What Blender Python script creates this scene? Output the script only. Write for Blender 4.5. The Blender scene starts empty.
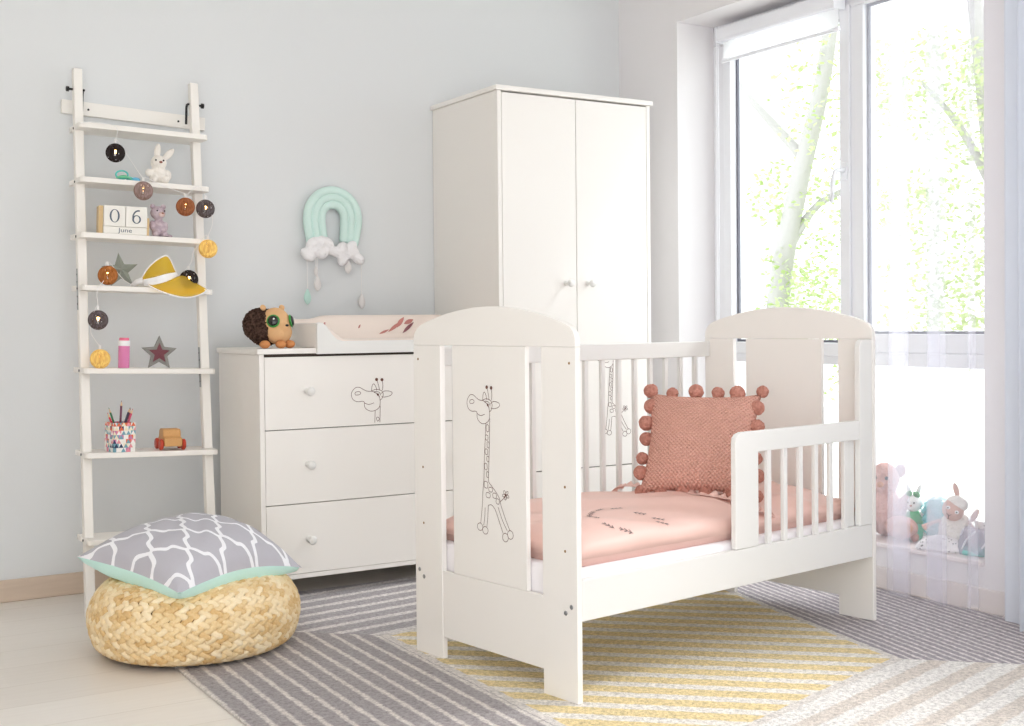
import bpy, bmesh, math, random
from mathutils import Vector, Matrix, Euler
random.seed(7)
PI = math.pi
sin, cos = math.sin, math.cos
S = bpy.context.scene
COL = S.collection

# ------------------------------------------------------------------ camera
YAW, PITCH, ROLL, FPX, HC = .5505, .0184, -.0095, 1223.2, .9367
def make_camera():
    cy, sy, cp, sp, cr, sr = cos(YAW), sin(YAW), cos(PITCH), sin(PITCH), cos(ROLL), sin(ROLL)
    fw = Vector((sy*cp, cy*cp, -sp)); rt = Vector((cy, -sy, 0)); up = Vector((sy*sp, cy*sp, cp))
    r = rt*cr + up*sr; u = up*cr - rt*sr
    cam = bpy.data.cameras.new('camera'); o = bpy.data.objects.new('camera', cam); COL.objects.link(o)
    m = Matrix((( r.x, u.x, -fw.x, 0), (r.y, u.y, -fw.y, 0), (r.z, u.z, -fw.z, HC), (0, 0, 0, 1)))
    o.matrix_world = m
    cam.sensor_width = 36; cam.lens = 36*FPX/1024; cam.shift_y = -(363-345.966)/1024
    cam.clip_start = .05; cam.clip_end = 200
    S.camera = o
make_camera()

# ------------------------------------------------------------------ sky, sun, exposure
W = bpy.data.worlds.new('sky'); S.world = W; W.use_nodes = True
nt = W.node_tree; nt.nodes.clear()
wo = nt.nodes.new('ShaderNodeOutputWorld'); bg = nt.nodes.new('ShaderNodeBackground')
tc = nt.nodes.new('ShaderNodeTexCoord'); sx = nt.nodes.new('ShaderNodeSeparateXYZ'); rp = nt.nodes.new('ShaderNodeValToRGB')
nt.links.new(tc.outputs['Generated'], sx.inputs[0]); nt.links.new(sx.outputs[2], rp.inputs[0])
nt.links.new(rp.outputs[0], bg.inputs[0]); nt.links.new(bg.outputs[0], wo.inputs[0])
rp.color_ramp.elements[0].position = 0.0; rp.color_ramp.elements[0].color = (.95, .975, 1, 1)
rp.color_ramp.elements[1].position = .6; rp.color_ramp.elements[1].color = (.91, .95, 1, 1)
bg.inputs[1].default_value = 2.0
sun = bpy.data.lights.new('sun', 'SUN'); so = bpy.data.objects.new('sun', sun); COL.objects.link(so)
sun.energy = 1.05; sun.angle = math.radians(12); sun.color = (1, .98, .96)
so.rotation_euler = Vector((-.72, .24, -.74)).to_track_quat('-Z', 'Y').to_euler()
S.view_settings.view_transform = 'Standard'; S.view_settings.look = 'None'
S.view_settings.gamma = 1; S.view_settings.use_curve_mapping = False
S.view_settings.exposure = 0.64
S.cycles.use_denoising = True
S.cycles.max_bounces = 10; S.cycles.diffuse_bounces = 6; S.cycles.transparent_max_bounces = 24
S.cycles.sample_clamp_indirect = 6

# ------------------------------------------------------------------ materials
def srgb(r, g, b):
    f = lambda c: (c/255/12.92 if c/255 <= .04045 else ((c/255+.055)/1.055)**2.4)
    return (f(r), f(g), f(b), 1)
def mat(name, col, rough=.5, spec=.4, bump=None, var=None, **kw):
    """col sRGB; bump=(scale,strength,dist); var=(scale, other colour, contrast)"""
    m = bpy.data.materials.new(name); m.use_nodes = True; n = m.node_tree.nodes; l = m.node_tree.links
    p = n['Principled BSDF']; c = srgb(*col)
    p.inputs['Base Color'].default_value = c; p.inputs['Roughness'].default_value = rough
    p.inputs['Specular IOR Level'].default_value = spec
    if var:
        t = n.new('ShaderNodeTexCoord'); x = n.new('ShaderNodeTexNoise'); x.inputs['Scale'].default_value = var[0]; x.inputs['Detail'].default_value = 4
        r = n.new('ShaderNodeValToRGB'); r.color_ramp.elements[0].position = .5-var[2]; r.color_ramp.elements[1].position = .5+var[2]
        r.color_ramp.elements[0].color = c; r.color_ramp.elements[1].color = srgb(*var[1])
        l.new(t.outputs['Object'], x.inputs['Vector']); l.new(x.outputs[0], r.inputs[0]); l.new(r.outputs[0], p.inputs['Base Color'])
    if bump:
        t = n.new('ShaderNodeTexCoord'); x = n.new('ShaderNodeTexNoise'); x.inputs['Scale'].default_value = bump[0]; x.inputs['Detail'].default_value = 3
        b = n.new('ShaderNodeBump'); b.inputs['Strength'].default_value = bump[1]; b.inputs['Distance'].default_value = bump[2]
        l.new(t.outputs['Object'], x.inputs['Vector']); l.new(x.outputs[0], b.inputs['Height']); l.new(b.outputs[0], p.inputs['Normal'])
    for k, v in kw.items():
        p.inputs[k.replace('_', ' ')].default_value = v
    return m
class NG:
    """small helper to write shader maths"""
    def __init__(s, m): s.t = m.node_tree; s.n = s.t.nodes; s.l = s.t.links
    def node(s, typ, **kw):
        x = s.n.new(typ)
        for k, v in kw.items(): setattr(x, k, v)
        return x
    def put(s, inp, v):
        if hasattr(v, 'is_output') or isinstance(v, bpy.types.NodeSocket): s.l.new(v, inp)
        else: inp.default_value = v
    def m(s, op, a, b=0.0, c=0.0):
        x = s.n.new('ShaderNodeMath'); x.operation = op
        s.put(x.inputs[0], a); s.put(x.inputs[1], b); s.put(x.inputs[2], c)
        return x.outputs[0]
    def mix(s, f, a, b):
        x = s.n.new('ShaderNodeMix'); x.data_type = 'RGBA'
        s.put(x.inputs[0], f); s.put(x.inputs[6], a); s.put(x.inputs[7], b)
        return x.outputs[2]
    def xyz(s, which='Object'):
        t = s.n.new('ShaderNodeTexCoord'); x = s.n.new('ShaderNodeSeparateXYZ'); s.l.new(t.outputs[which], x.inputs[0])
        return x.outputs[0], x.outputs[1], x.outputs[2], t.outputs[which]
    def noise(s, vec, scale, detail=3, rough=.5):
        x = s.n.new('ShaderNodeTexNoise'); x.inputs['Scale'].default_value = scale; x.inputs['Detail'].default_value = detail
        x.inputs['Roughness'].default_value = rough; s.l.new(vec, x.inputs['Vector']); return x.outputs[0]
    def bump(s, h, strength, dist):
        x = s.n.new('ShaderNodeBump'); x.inputs['Strength'].default_value = strength; x.inputs['Distance'].default_value = dist
        s.l.new(h, x.inputs['Height']); return x.outputs[0]

WOODWHITE = mat('white_lacquered_board', (241, 237, 232), .42, .35)
WHITEEDGE = mat('white_lacquered_edge', (231, 230, 227), .45, .3)
LADDERWHITE = mat('white_painted_pine', (244, 240, 234), .5, .3, bump=(60, .15, .002))
WALLBACK = mat('grey_plaster', (223, 225, 226), .9, .1, bump=(120, .08, .002))
WALLWIN = mat('white_plaster', (236, 233, 234), .9, .1, bump=(120, .06, .002))
CEIL = mat('ceiling_paint', (245, 244, 242), .9, .1)
PVC = mat('white_window_profile', (238, 239, 243), .3, .4)
GASKET = mat('dark_gasket', (116, 116, 126), .5, .3)
DARK = mat('black_plastic', (32, 31, 32), .4)
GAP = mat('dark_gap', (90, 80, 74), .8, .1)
METAL = mat('zinc_metal', (160, 162, 164), .35, .5, Metallic=.8)
BROWNDOT = mat('bare_drill_hole', (150, 118, 80), .8)
PRINT = mat('brown_print', (112, 78, 70), .7, .1)
BLACK = mat('black_bead', (18, 16, 16), .2, .6)
WHITESPOT = mat('white_glint', (250, 250, 250), .4)

def floor_mat():
    m = mat('pale_floor_boards', (208, 198, 188), .38, .35); g = NG(m); x, y, z, v = g.xyz()
    p = m.node_tree.nodes['Principled BSDF']
    row = g.m('FLOOR', g.m('DIVIDE', y, .19))
    sh = g.m('MULTIPLY', g.m('FRACT', g.m('MULTIPLY', row, .37)), 1.3)
    cx = g.m('FLOOR', g.m('DIVIDE', g.m('ADD', x, sh), 1.4))
    wn = g.node('ShaderNodeTexWhiteNoise', noise_dimensions='2D'); cb = g.node('ShaderNodeCombineXYZ')
    g.put(cb.inputs[0], row); g.put(cb.inputs[1], cx); g.l.new(cb.outputs[0], wn.inputs['Vector'])
    mp = g.node('ShaderNodeMapping'); mp.inputs['Scale'].default_value = (2, 22, 4); g.l.new(v, mp.inputs[0])
    gr = g.noise(mp.outputs[0], 3, 6, .6)
    f = g.m('ADD', g.m('MULTIPLY', wn.outputs[0], .35), g.m('MULTIPLY', gr, .65))
    c = g.mix(f, srgb(224, 217, 209), srgb(240, 235, 229))
    seam = g.m('LESS_THAN', g.m('ABSOLUTE', g.m('SUBTRACT', g.m('FRACT', g.m('DIVIDE', y, .19)), .5)), .492)
    c = g.mix(seam, srgb(216, 209, 200), c)
    g.l.new(c, p.inputs['Base Color'])
    g.l.new(g.bump(gr, .06, .002), p.inputs['Normal'])
    return m
def oak_mat(name, a, b, along='x', sc=1.0):
    m = mat(name, a, .5, .3); g = NG(m); x, y, z, v = g.xyz()
    mp = g.node('ShaderNodeMapping'); s = [14*sc, 14*sc, 14*sc]; s['xyz'.index(along)] = 1.2*sc; mp.inputs['Scale'].default_value = s
    g.l.new(v, mp.inputs[0]); n = g.noise(mp.outputs[0], 4, 5, .6)
    g.l.new(g.mix(n, srgb(*a), srgb(*b)), m.node_tree.nodes['Principled BSDF'].inputs['Base Color'])
    return m

# ------------------------------------------------------------------ mesh builder
class MB:
    def __init__(s): s.v = []; s.f = []; s.mi = []; s.cur = 0; s.uv = None
    def add(s, vs, fs):
        b = len(s.v); s.v += [tuple(v) for v in vs]; s.f += [tuple(i+b for i in f) for f in fs]; s.mi += [s.cur]*len(fs)
        return s
    def box(s, lo, hi, M=None):
        x0, y0, z0 = lo; x1, y1, z1 = hi
        vs = [Vector(p) for p in ((x0,y0,z0),(x1,y0,z0),(x1,y1,z0),(x0,y1,z0),(x0,y0,z1),(x1,y0,z1),(x1,y1,z1),(x0,y1,z1))]
        if M: vs = [M @ v for v in vs]
        return s.add(vs, [(0,3,2,1),(4,5,6,7),(0,1,5,4),(1,2,6,5),(2,3,7,6),(3,0,4,7)])
    def prism(s, poly, fn, d0, d1):
        """poly of (a,b); fn(a,b,d)->xyz"""
        n = len(poly)
        vs = [fn(a, b, d0) for a, b in poly] + [fn(a, b, d1) for a, b in poly]
        fs = [tuple(range(n))[::-1], tuple(range(n, 2*n))] + [(i, (i+1) % n, n+(i+1) % n, n+i) for i in range(n)]
        return s.add(vs, fs)
    def tube(s, pts, r, sides=8, closed=False, cap=True):
        pts = [Vector(p) for p in pts]; n = len(pts); rr = r if isinstance(r, (list, tuple)) else [r]*n
        vs = []; up = None
        for i, p in enumerate(pts):
            a = pts[(i-1) % n] if (closed or i > 0) else p; b = pts[(i+1) % n] if (closed or i < n-1) else p
            t = (b-a).normalized() if (b-a).length > 1e-9 else Vector((0, 0, 1))
            if up is None:
                up = Vector((0, 0, 1)) if abs(t.z) < .9 else Vector((1, 0, 0))
            up = (up - t*up.dot(t)); up = up.normalized() if up.length > 1e-6 else t.orthogonal().normalized()
            w = t.cross(up)
            for k in range(sides):
                q = 2*PI*k/sides; vs.append(p + (up*cos(q) + w*sin(q))*rr[i])
        fs = []
        m = n if closed else n-1
        for i in range(m):
            for k in range(sides):
                a = i*sides+k; b = i*sides+(k+1) % sides; c = ((i+1) % n)*sides+(k+1) % sides; d = ((i+1) % n)*sides+k
                fs.append((a, b, c, d))
        if cap and not closed:
            fs.append(tuple(range(sides))[::-1]); fs.append(tuple(range((n-1)*sides, n*sides)))
        return s.add(vs, fs)
    def lathe(s, prof, seg=24, M=None):
        """prof [(r,z)] about z"""
        vs = []; n = len(prof)
        for r, z in prof:
            for k in range(seg):
                q = 2*PI*k/seg; vs.append(Vector((max(r, 1e-5)*cos(q), max(r, 1e-5)*sin(q), z)))
        if M: vs = [M @ v for v in vs]
        fs = []
        for i in range(n-1):
            for k in range(seg):
                fs.append((i*seg+k, i*seg+(k+1) % seg, (i+1)*seg+(k+1) % seg, (i+1)*seg+k))
        fs.append(tuple(range(seg))[::-1]); fs.append(tuple(range((n-1)*seg, n*seg)))
        return s.add(vs, fs)
    def ell(s, c, r, M=None, seg=16, rings=10, e=1.0):
        """ellipsoid, r scalar or 3-tuple, M optional rotation"""
        if not isinstance(r, (tuple, list)): r = (r, r, r)
        vs = []; c = Vector(c)
        for i in range(1, rings):
            t = PI*i/rings
            for k in range(seg):
                q = 2*PI*k/seg; p = Vector((sin(t)*cos(q)*r[0], sin(t)*sin(q)*r[1], cos(t)*r[2]))
                vs.append(c + (M @ p if M else p))
        a = Vector((0, 0, r[2])); vs.append(c + (M @ a if M else a)); vs.append(c - (M @ a if M else a))
        T = len(vs)-2; fs = []
        for i in range(rings-2):
            for k in range(seg):
                fs.append((i*seg+k, (i+1)*seg+k, (i+1)*seg+(k+1) % seg, i*seg+(k+1) % seg))
        for k in range(seg):
            fs.append((T, k, (k+1) % seg)); b = (rings-2)*seg; fs.append((T+1, b+(k+1) % seg, b+k))
        return s.add(vs, fs)
    def grid(s, nu, nv, fn, closed_u=False):
        vs = [fn(i/(nu if closed_u else nu-1), j/(nv-1)) for j in range(nv) for i in range(nu)]
        fs = []
        for j in range(nv-1):
            for i in range(nu if closed_u else nu-1):
                k = (i+1) % nu
                fs.append((j*nu+i, j*nu+k, (j+1)*nu+k, (j+1)*nu+i))
        return s.add(vs, fs)
    def stroke(s, pts, w, fn, closed=False):
        """flat ribbon drawn on a surface, fn(u,v)->xyz"""
        P = [Vector(p) for p in pts]; n = len(P); L = []; R = []
        for i in range(n):
            a = P[(i-1) % n] if (closed or i > 0) else P[i]; b = P[(i+1) % n] if (closed or i < n-1) else P[i]
            t = b-a; t = t.normalized() if t.length > 1e-9 else Vector((1, 0)); q = Vector((-t.y, t.x))*w/2
            L.append(P[i]+q); R.append(P[i]-q)
        vs = [fn(*p) for p in L] + [fn(*p) for p in R]
        return s.add(vs, [(i, (i+1) % n, n+(i+1) % n, n+i) for i in range(n if closed else n-1)])
    def build(s, name, m, parent=None, smooth=False, bevel=0, seg=2, mods=None, loc=None, rot=None, auto=None):
        me = bpy.data.meshes.new(name); me.from_pydata(s.v, [], s.f)
        ms = m if isinstance(m, (list, tuple)) else [m]
        for q in ms: me.materials.append(q)
        if len(ms) > 1: me.polygons.foreach_set('material_index', s.mi)
        bm = bmesh.new(); bm.from_mesh(me); bmesh.ops.recalc_face_normals(bm, faces=bm.faces); bm.to_mesh(me); bm.free()
        if smooth: me.polygons.foreach_set('use_smooth', [True]*len(me.polygons))
        if auto: me.set_sharp_from_angle(angle=math.radians(auto))
        o = bpy.data.objects.new(name, me); COL.objects.link(o)
        if parent: o.parent = parent
        if loc: o.location = loc
        if rot: o.rotation_euler = rot
        if bevel:
            b = o.modifiers.new('bevel', 'BEVEL'); b.width = bevel; b.segments = seg; b.limit_method = 'ANGLE'; b.angle_limit = math.radians(40)
        return o
def remesh(o, vox, smooth=4, sub=0):
    r = o.modifiers.new('remesh', 'REMESH'); r.mode = 'VOXEL'; r.voxel_size = vox; r.use_smooth_shade = True
    if smooth:
        q = o.modifiers.new('smooth', 'SMOOTH'); q.iterations = smooth; q.factor = .6
    return o
def subsurf(o, n=1):
    q = o.modifiers.new('subsurf', 'SUBSURF'); q.levels = n; q.render_levels = n; return o
def tag(o, label, cat, group=None, kind=None):
    o['label'] = label
    if cat: o['category'] = cat
    if group: o['group'] = group
    if kind: o['kind'] = kind
    return o
def thing(name, label, cat, loc=(0, 0, 0), rot=(0, 0, 0), group=None):
    o = bpy.data.objects.new(name, None); COL.objects.link(o); o.location = loc; o.rotation_euler = rot
    o.empty_display_size = .05
    return tag(o, label, cat, group)
def struct(o): o['kind'] = 'structure'; return o
def catmull(P, n=6, closed=False):
    P = [Vector(p) for p in P]; N = len(P); out = []
    for i in range(N if closed else N-1):
        g = lambda k: P[k % N] if closed else P[max(0, min(N-1, k))]
        a, b, c, d = g(i-1), g(i), g(i+1), g(i+2)
        for j in range(n):
            t = j/n; out.append(.5*((2*b)+(c-a)*t+(2*a-5*b+4*c-d)*t*t+(3*b-a-3*c+d)*t**3))
    if not closed: out.append(P[-1])
    return out
def XYZ(a, b, d): return (a, b, d)
def ident(x0=0, y0=0): return lambda a, b, d: (a, d, b)      # polygon in x,z, extruded along y
def RX(a): return Matrix.Rotation(a, 3, 'X')
def RY(a): return Matrix.Rotation(a, 3, 'Y')
def RZ(a): return Matrix.Rotation(a, 3, 'Z')

# ================================================================== THE ROOM
FZ = -.006
XW, YW = 3.346, 4.4975
struct(MB().box((-.9, -.6, FZ-.1), (XW+.45, YW+.2, FZ)).build('floor', floor_mat()))
struct(MB().box((-.9, YW, FZ), (XW+.4, YW+.15, 2.7)).build('wall_back', WALLBACK))
struct(MB().box((-1.0, .8, FZ), (-.9, YW+.15, 2.7)).build('wall_left_bounce', mat('warm_bounce_plaster', (238, 230, 220), .9, .1)))  # unseen wall, added and cut short to shape fill; cream tint warms bounce
struct(MB().box((-1.0, -.6, 2.7), (XW+.45, YW+.15, 2.8)).build('ceiling', CEIL))
XO = XW+.30
w = MB().box((1.5, -.72, FZ), (XO, -.6, 2.7)).box((-.9, -.72, 2.45), (1.5, -.6, 2.7))
struct(w.build('wall_front_baffle', WALLWIN))  # unseen wall added behind the camera to cut light on front faces
w = MB()
w.box((XW, 4.085, FZ), (XO, YW, 2.7))                 # pier by the corner
w.box((XW, 2.553, 2.213), (XO, 4.085, 2.7))           # above the window
w.box((XW, 2.553, FZ), (XO, 4.085, .140))             # below the sill
w.box((XW, 2.20, FZ), (XO, 2.553, 2.7)); w.box((XW, -.6, .90), (XO, .75, 2.35))               # pier behind the gathered curtain; unseen wall narrowing the second window
w.box((XW, -.6, 2.35), (XO, 2.20, 2.7))  # unseen second window, its opening sized to steer daylight
w.box((XW, -.6, FZ), (XO, 2.20, .90))
struct(w.build('wall_right', WALLWIN))
OAKTRIM = oak_mat('limed_oak_skirting', (196, 176, 158), (216, 198, 180), 'x')
b = MB().box((-.9, YW-.015, FZ), (1.40, YW, .07))
struct(b.build('baseboard_back', OAKTRIM, bevel=.004))
OAKTRIMY = oak_mat('limed_oak_skirting_right', (226, 216, 210), (238, 230, 226), 'y')
struct(MB().box((XW-.014, 2.20, FZ), (XW, 4.0, .07)).build('baseboard_right', OAKTRIMY, bevel=.004))
SILL = mat('pale_sill_board', (238, 228, 226), .4, .4)
struct(MB().box((XW-.02, 2.553, .140), (XW+.2, 4.085, .157)).build('trim_1', SILL, bevel=.004))

# window: frame in the reveal, a tilting sash on the left, fixed light on the right, two lower lights
XF = 3.546
def pane_mat():
    m = bpy.data.materials.new('window_glass'); m.use_nodes = True; g = NG(m); g.n.clear()
    o = g.node('ShaderNodeOutputMaterial'); tr = g.node('ShaderNodeBsdfTransparent'); gl = g.node('ShaderNodeBsdfGlossy')
    tr.inputs[0].default_value = (.97, .985, .98, 1); gl.inputs['Roughness'].default_value = .02
    mx = g.node('ShaderNodeMixShader'); mx.inputs[0].default_value = .04
    g.l.new(tr.outputs[0], mx.inputs[1]); g.l.new(gl.outputs[0], mx.inputs[2]); g.l.new(mx.outputs[0], o.inputs[0])
    return m
GLASS = pane_mat()
f = MB()
f.box((XF, 4.003, .215), (XF+.07, 4.085, 2.125)); f.box((XF, 2.553, .215), (XF+.07, 2.70, 2.125))
f.box((XF, 2.553, 2.125), (XF+.07, 4.085, 2.213)); f.box((XF, 2.553, .157), (XF+.07, 4.085, .215))
f.box((XF, 3.237, .215), (XF+.07, 3.318, 2.125)); f.box((XF, 2.70, .765), (XF+.07, 3.237, .815)); f.box((XF, 3.318, .765), (XF+.07, 4.003, .815))
win = struct(f.build('window_1', PVC, bevel=.004))
f = MB(); f.box((XF+.004, 2.7005, .8155), (XF+.06, 3.2365, .885)); f.build('transom_rail', PVC, win, bevel=.003)
f = MB()
XS = XF-.012
f.box((XS, 3.962, .80), (XS+.0115, 4.006, 2.135)); f.box((XS, 3.296, .80), (XS+.0115, 3.346, 2.135))
f.box((XS, 3.346, 2.10), (XS+.0115, 3.962, 2.135)); f.box((XS, 3.346, .80), (XS+.0115, 3.962, .850))
f.box((XF+.0005, 3.3185, .8155), (XF+.045, 3.346, 2.1245)); f.box((XF+.0005, 3.962, .8155), (XF+.045, 4.0025, 2.1245))
f.box((XF+.0005, 3.346, 2.10), (XF+.045, 3.962, 2.1245)); f.box((XF+.0005, 3.346, .8155), (XF+.045, 3.962, .850))
sash = f.build('sash', PVC, win, bevel=.004)
g_ = MB(); XG = XF+.02
def gasket(y0, y1, z0, z1, t=.010):
    g_.box((XG, y0, z0), (XG+.012, y0+t, z1)); g_.box((XG, y1-t, z0), (XG+.012, y1, z1))
    g_.box((XG, y0+t, z0), (XG+.012, y1-t, z0+t)); g_.box((XG, y0+t, z1-t), (XG+.012, y1-t, z1))
gasket(3.346, 3.962, .850, 2.10); gasket(2.70, 3.237, .885, 2.125)
g_.build('gasket', GASKET, win)
for y0, y1, z0, z1 in ((3.346, 3.962, .850, 2.10), (2.70, 3.237, .885, 2.125), (3.318, 4.003, .215, .765), (2.70, 3.237, .215, .765)):
    MB().box((XG+.012, y0, z0), (XG+.018, y1, z1)).build('pane', GLASS, win)
h = MB(); h.box((XS-.006, 3.304, 1.47), (XS, 3.332, 1.54)); hb = h.build('handle_plate', PVC, win, bevel=.003)
h = MB(); h.tube([(XS-.005, 3.318, 1.508), (XS-.04, 3.318, 1.508), (XS-.047, 3.322, 1.502), (XS-.05, 3.334, 1.46), (XS-.05, 3.338, 1.385)], [.009, .009, .010, .010, .007], 10)
h.build('handle', PVC, hb, smooth=True)

# roller blind
BLINDCASE = mat('blind_case_white', (240, 241, 246), .35, .4)
def fabric_mat(name, col, trans, tl):
    m = bpy.data.materials.new(name); m.use_nodes = True; g = NG(m); g.n.clear()
    o = g.node('ShaderNodeOutputMaterial'); t = g.node('ShaderNodeBsdfTransparent'); d = g.node('ShaderNodeBsdfDiffuse'); q = g.node('ShaderNodeBsdfTranslucent')
    d.inputs[0].default_value = srgb(*col); q.inputs[0].default_value = srgb(*col)
    a = g.node('ShaderNodeMixShader'); b = g.node('ShaderNodeMixShader'); a.inputs[0].default_value = tl; b.inputs[0].default_value = trans
    g.l.new(d.outputs[0], a.inputs[1]); g.l.new(q.outputs[0], a.inputs[2]); g.l.new(a.outputs[0], b.inputs[1]); g.l.new(t.outputs[0], b.inputs[2])
    g.l.new(b.outputs[0], o.inputs[0]); return m
bl = thing('roller_blind', 'white roller blind rolled almost fully up at the top of the window', 'blind', (3.50, 3.64, 2.03))
c = MB(); c.prism([(-.025, .09), (-.03, .10), (-.03, .145), (-.02, .152), (.03, .152), (.03, .09)], lambda a, b, d: (a, d, b), -.325, .335)
c.build('case', BLINDCASE, bl, bevel=.003)
for d in (-.331, .335): MB().box((-.032, d, .086), (.03, d+.006, .154)).build('end_cap', PVC, bl, bevel=.002)
MB().box((.000, -.325, .012), (.0012, .327, .10)).build('cloth', fabric_mat('blind_cloth', (252, 251, 252), .30, .9), bl)
MB().tube([(.0, -.33, .010), (.0, .332, .010)], .008, 8).build('bottom_bar', BLINDCASE, bl)
MB().tube([(-.02, .345, .11), (-.022, .348, -.6), (-.022, .348, -1.15), (-.012, .352, -1.16), (-.010, .348, -.6), (-.012, .345, .11)], .0018, 6).build('cord', PVC, bl)

# ================================================================== OUTSIDE
BARK = mat('pale_bark', (170, 167, 164), .9, .1, bump=(20, .5, .02))
def leaf_mat(name, a, b):
    m = bpy.data.materials.new(name); m.use_nodes = True; g = NG(m); g.n.clear()
    o = g.node('ShaderNodeOutputMaterial'); d = g.node('ShaderNodeBsdfDiffuse'); q = g.node('ShaderNodeBsdfTranslucent'); x = g.node('ShaderNodeMixShader')
    gi = g.node('ShaderNodeNewGeometry'); c = g.mix(gi.outputs['Random Per Island'], srgb(*a), srgb(*b))
    g.l.new(c, d.inputs[0]); g.l.new(c, q.inputs[0]); x.inputs[0].default_value = .5
    g.l.new(d.outputs[0], x.inputs[1]); g.l.new(q.outputs[0], x.inputs[2]); g.l.new(x.outputs[0], o.inputs[0]); return m
def leaf(mb, p, s, R):
    d = [Vector((-.5, 0, 0)), Vector((0, -.33, .06)), Vector((.5, 0, 0)), Vector((0, .33, .06))]
    mb.add([p + R @ (v*s) for v in d], [(0, 1, 2), (0, 2, 3)])
def tree(trunk, boughs, clumps, label, leafm, n, size):
    t = thing('tree', label, 'tree', trunk[0], group='trees outside the window'); o = Vector(trunk[0])
    tb = MB(); P = catmull([Vector(p)-o for p in trunk], 6)
    tb.tube(P, [.13*(1-.6*i/len(P)) for i in range(len(P))], 10)
    tk = tb.build('trunk', BARK, t, smooth=True)
    for bgh in boughs:
        bb = MB(); P = catmull([Vector(p)-o for p in bgh], 5); bb.tube(P, [.05*(1-.75*i/len(P)) for i in range(len(P))], 8)
        bb.build('bough', BARK, t, smooth=True)
    fo = MB()
    for (c, r, k) in clumps:
        for i in range(int(n*k)):
            while True:
                q = Vector((random.uniform(-1, 1), random.uniform(-1, 1), random.uniform(-1, 1)))
                if q.length < 1: break
            R = Euler((random.uniform(-.9, .9), random.uniform(-.9, .9), random.uniform(0, 6.28))).to_matrix()
            leaf(fo, Vector(c)-o+q*r, size*random.uniform(.7, 1.2), R)
    q = fo.build('foliage', leafm, t); q['kind'] = 'stuff'
    return t
LEAF1 = leaf_mat('spring_leaves', (160, 180, 116), (196, 208, 162)); LEAF2 = leaf_mat('yellow_leaves', (166, 182, 116), (200, 210, 162))
tree([(8.2, 8.6, -3), (8.1, 8.5, 0), (8., 8.31, 1.25), (8., 8.05, 2.2), (7.9, 7.65, 3.1), (7.8, 7.3, 4.5)],
     [[(8., 8.2, 1.6), (8.2, 8.0, 2.0), (8.5, 7.6, 2.2)], [(8., 8., 2.4), (7.7, 8.3, 2.9), (7.6, 8.5, 3.2)]],
     [((8.2, 8.15, .75), .62, 1), ((8.3, 7.8, 2.0), .5, .5), ((7.9, 7.7, 1.0), .5, .6), ((8.1, 8.35, 2.1), .35, .3), ((7.9, 7.5, 2.9), .6, .6), ((8.2, 8.2, 1.4), .4, .35)],
     'pale leafy tree with a leaning trunk outside the left window light', LEAF1, 800, .065)
tree([(9.0, 6.3, -3), (8.9, 6.4, 0), (8.8, 6.6, 2.0), (8.6, 6.7, 4.0)],
     [[(8.8, 6.5, 1.2), (8.6, 6.1, 1.9), (8.6, 5.8, 2.2)], [(8.8, 6.6, 2.), (8.7, 6.9, 2.6), (8.6, 7.2, 3.)]],
     [((8.4, 6.9, 2.9), .5, .8), ((8.4, 6.5, 2.0), .45, .5), ((8.4, 6.2, 2.7), .5, .7), ((8.4, 6.9, 1.2), .5, .7), ((8.4, 6.4, 1.0), .5, .7), ((8.3, 5.9, 1.5), .45, .5), ((8.4, 7.1, 1.9), .35, .4), ((8.4, 5.7, 2.4), .4, .4)],
     'pale yellow-green tree outside the right window light behind the sheer curtain', LEAF2, 800, .065)
bd = thing('neighbouring_house', 'pale rendered house wall outside at the left edge of the window', 'building', (11, 12.6, -3))
MB().box((-1, -.55, 0), (1, 5, 9)).build('wall', mat('pale_render', (200, 199, 198), .95, .1, bump=(6, .6, .05)), bd)
MB().box((-1.15, -.7, 9), (1.15, 5, 9.25)).build('eaves', PVC, bd)
GROUND = mat('overexposed_ground', (238, 238, 232), .95, .1, var=(3, (228, 230, 220), .2))  # near-white colour stands in for overexposed daylight on the ground
struct(MB().box((XO, -30, -3.2), (60, 40, -3)).build('ground', GROUND))

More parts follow.
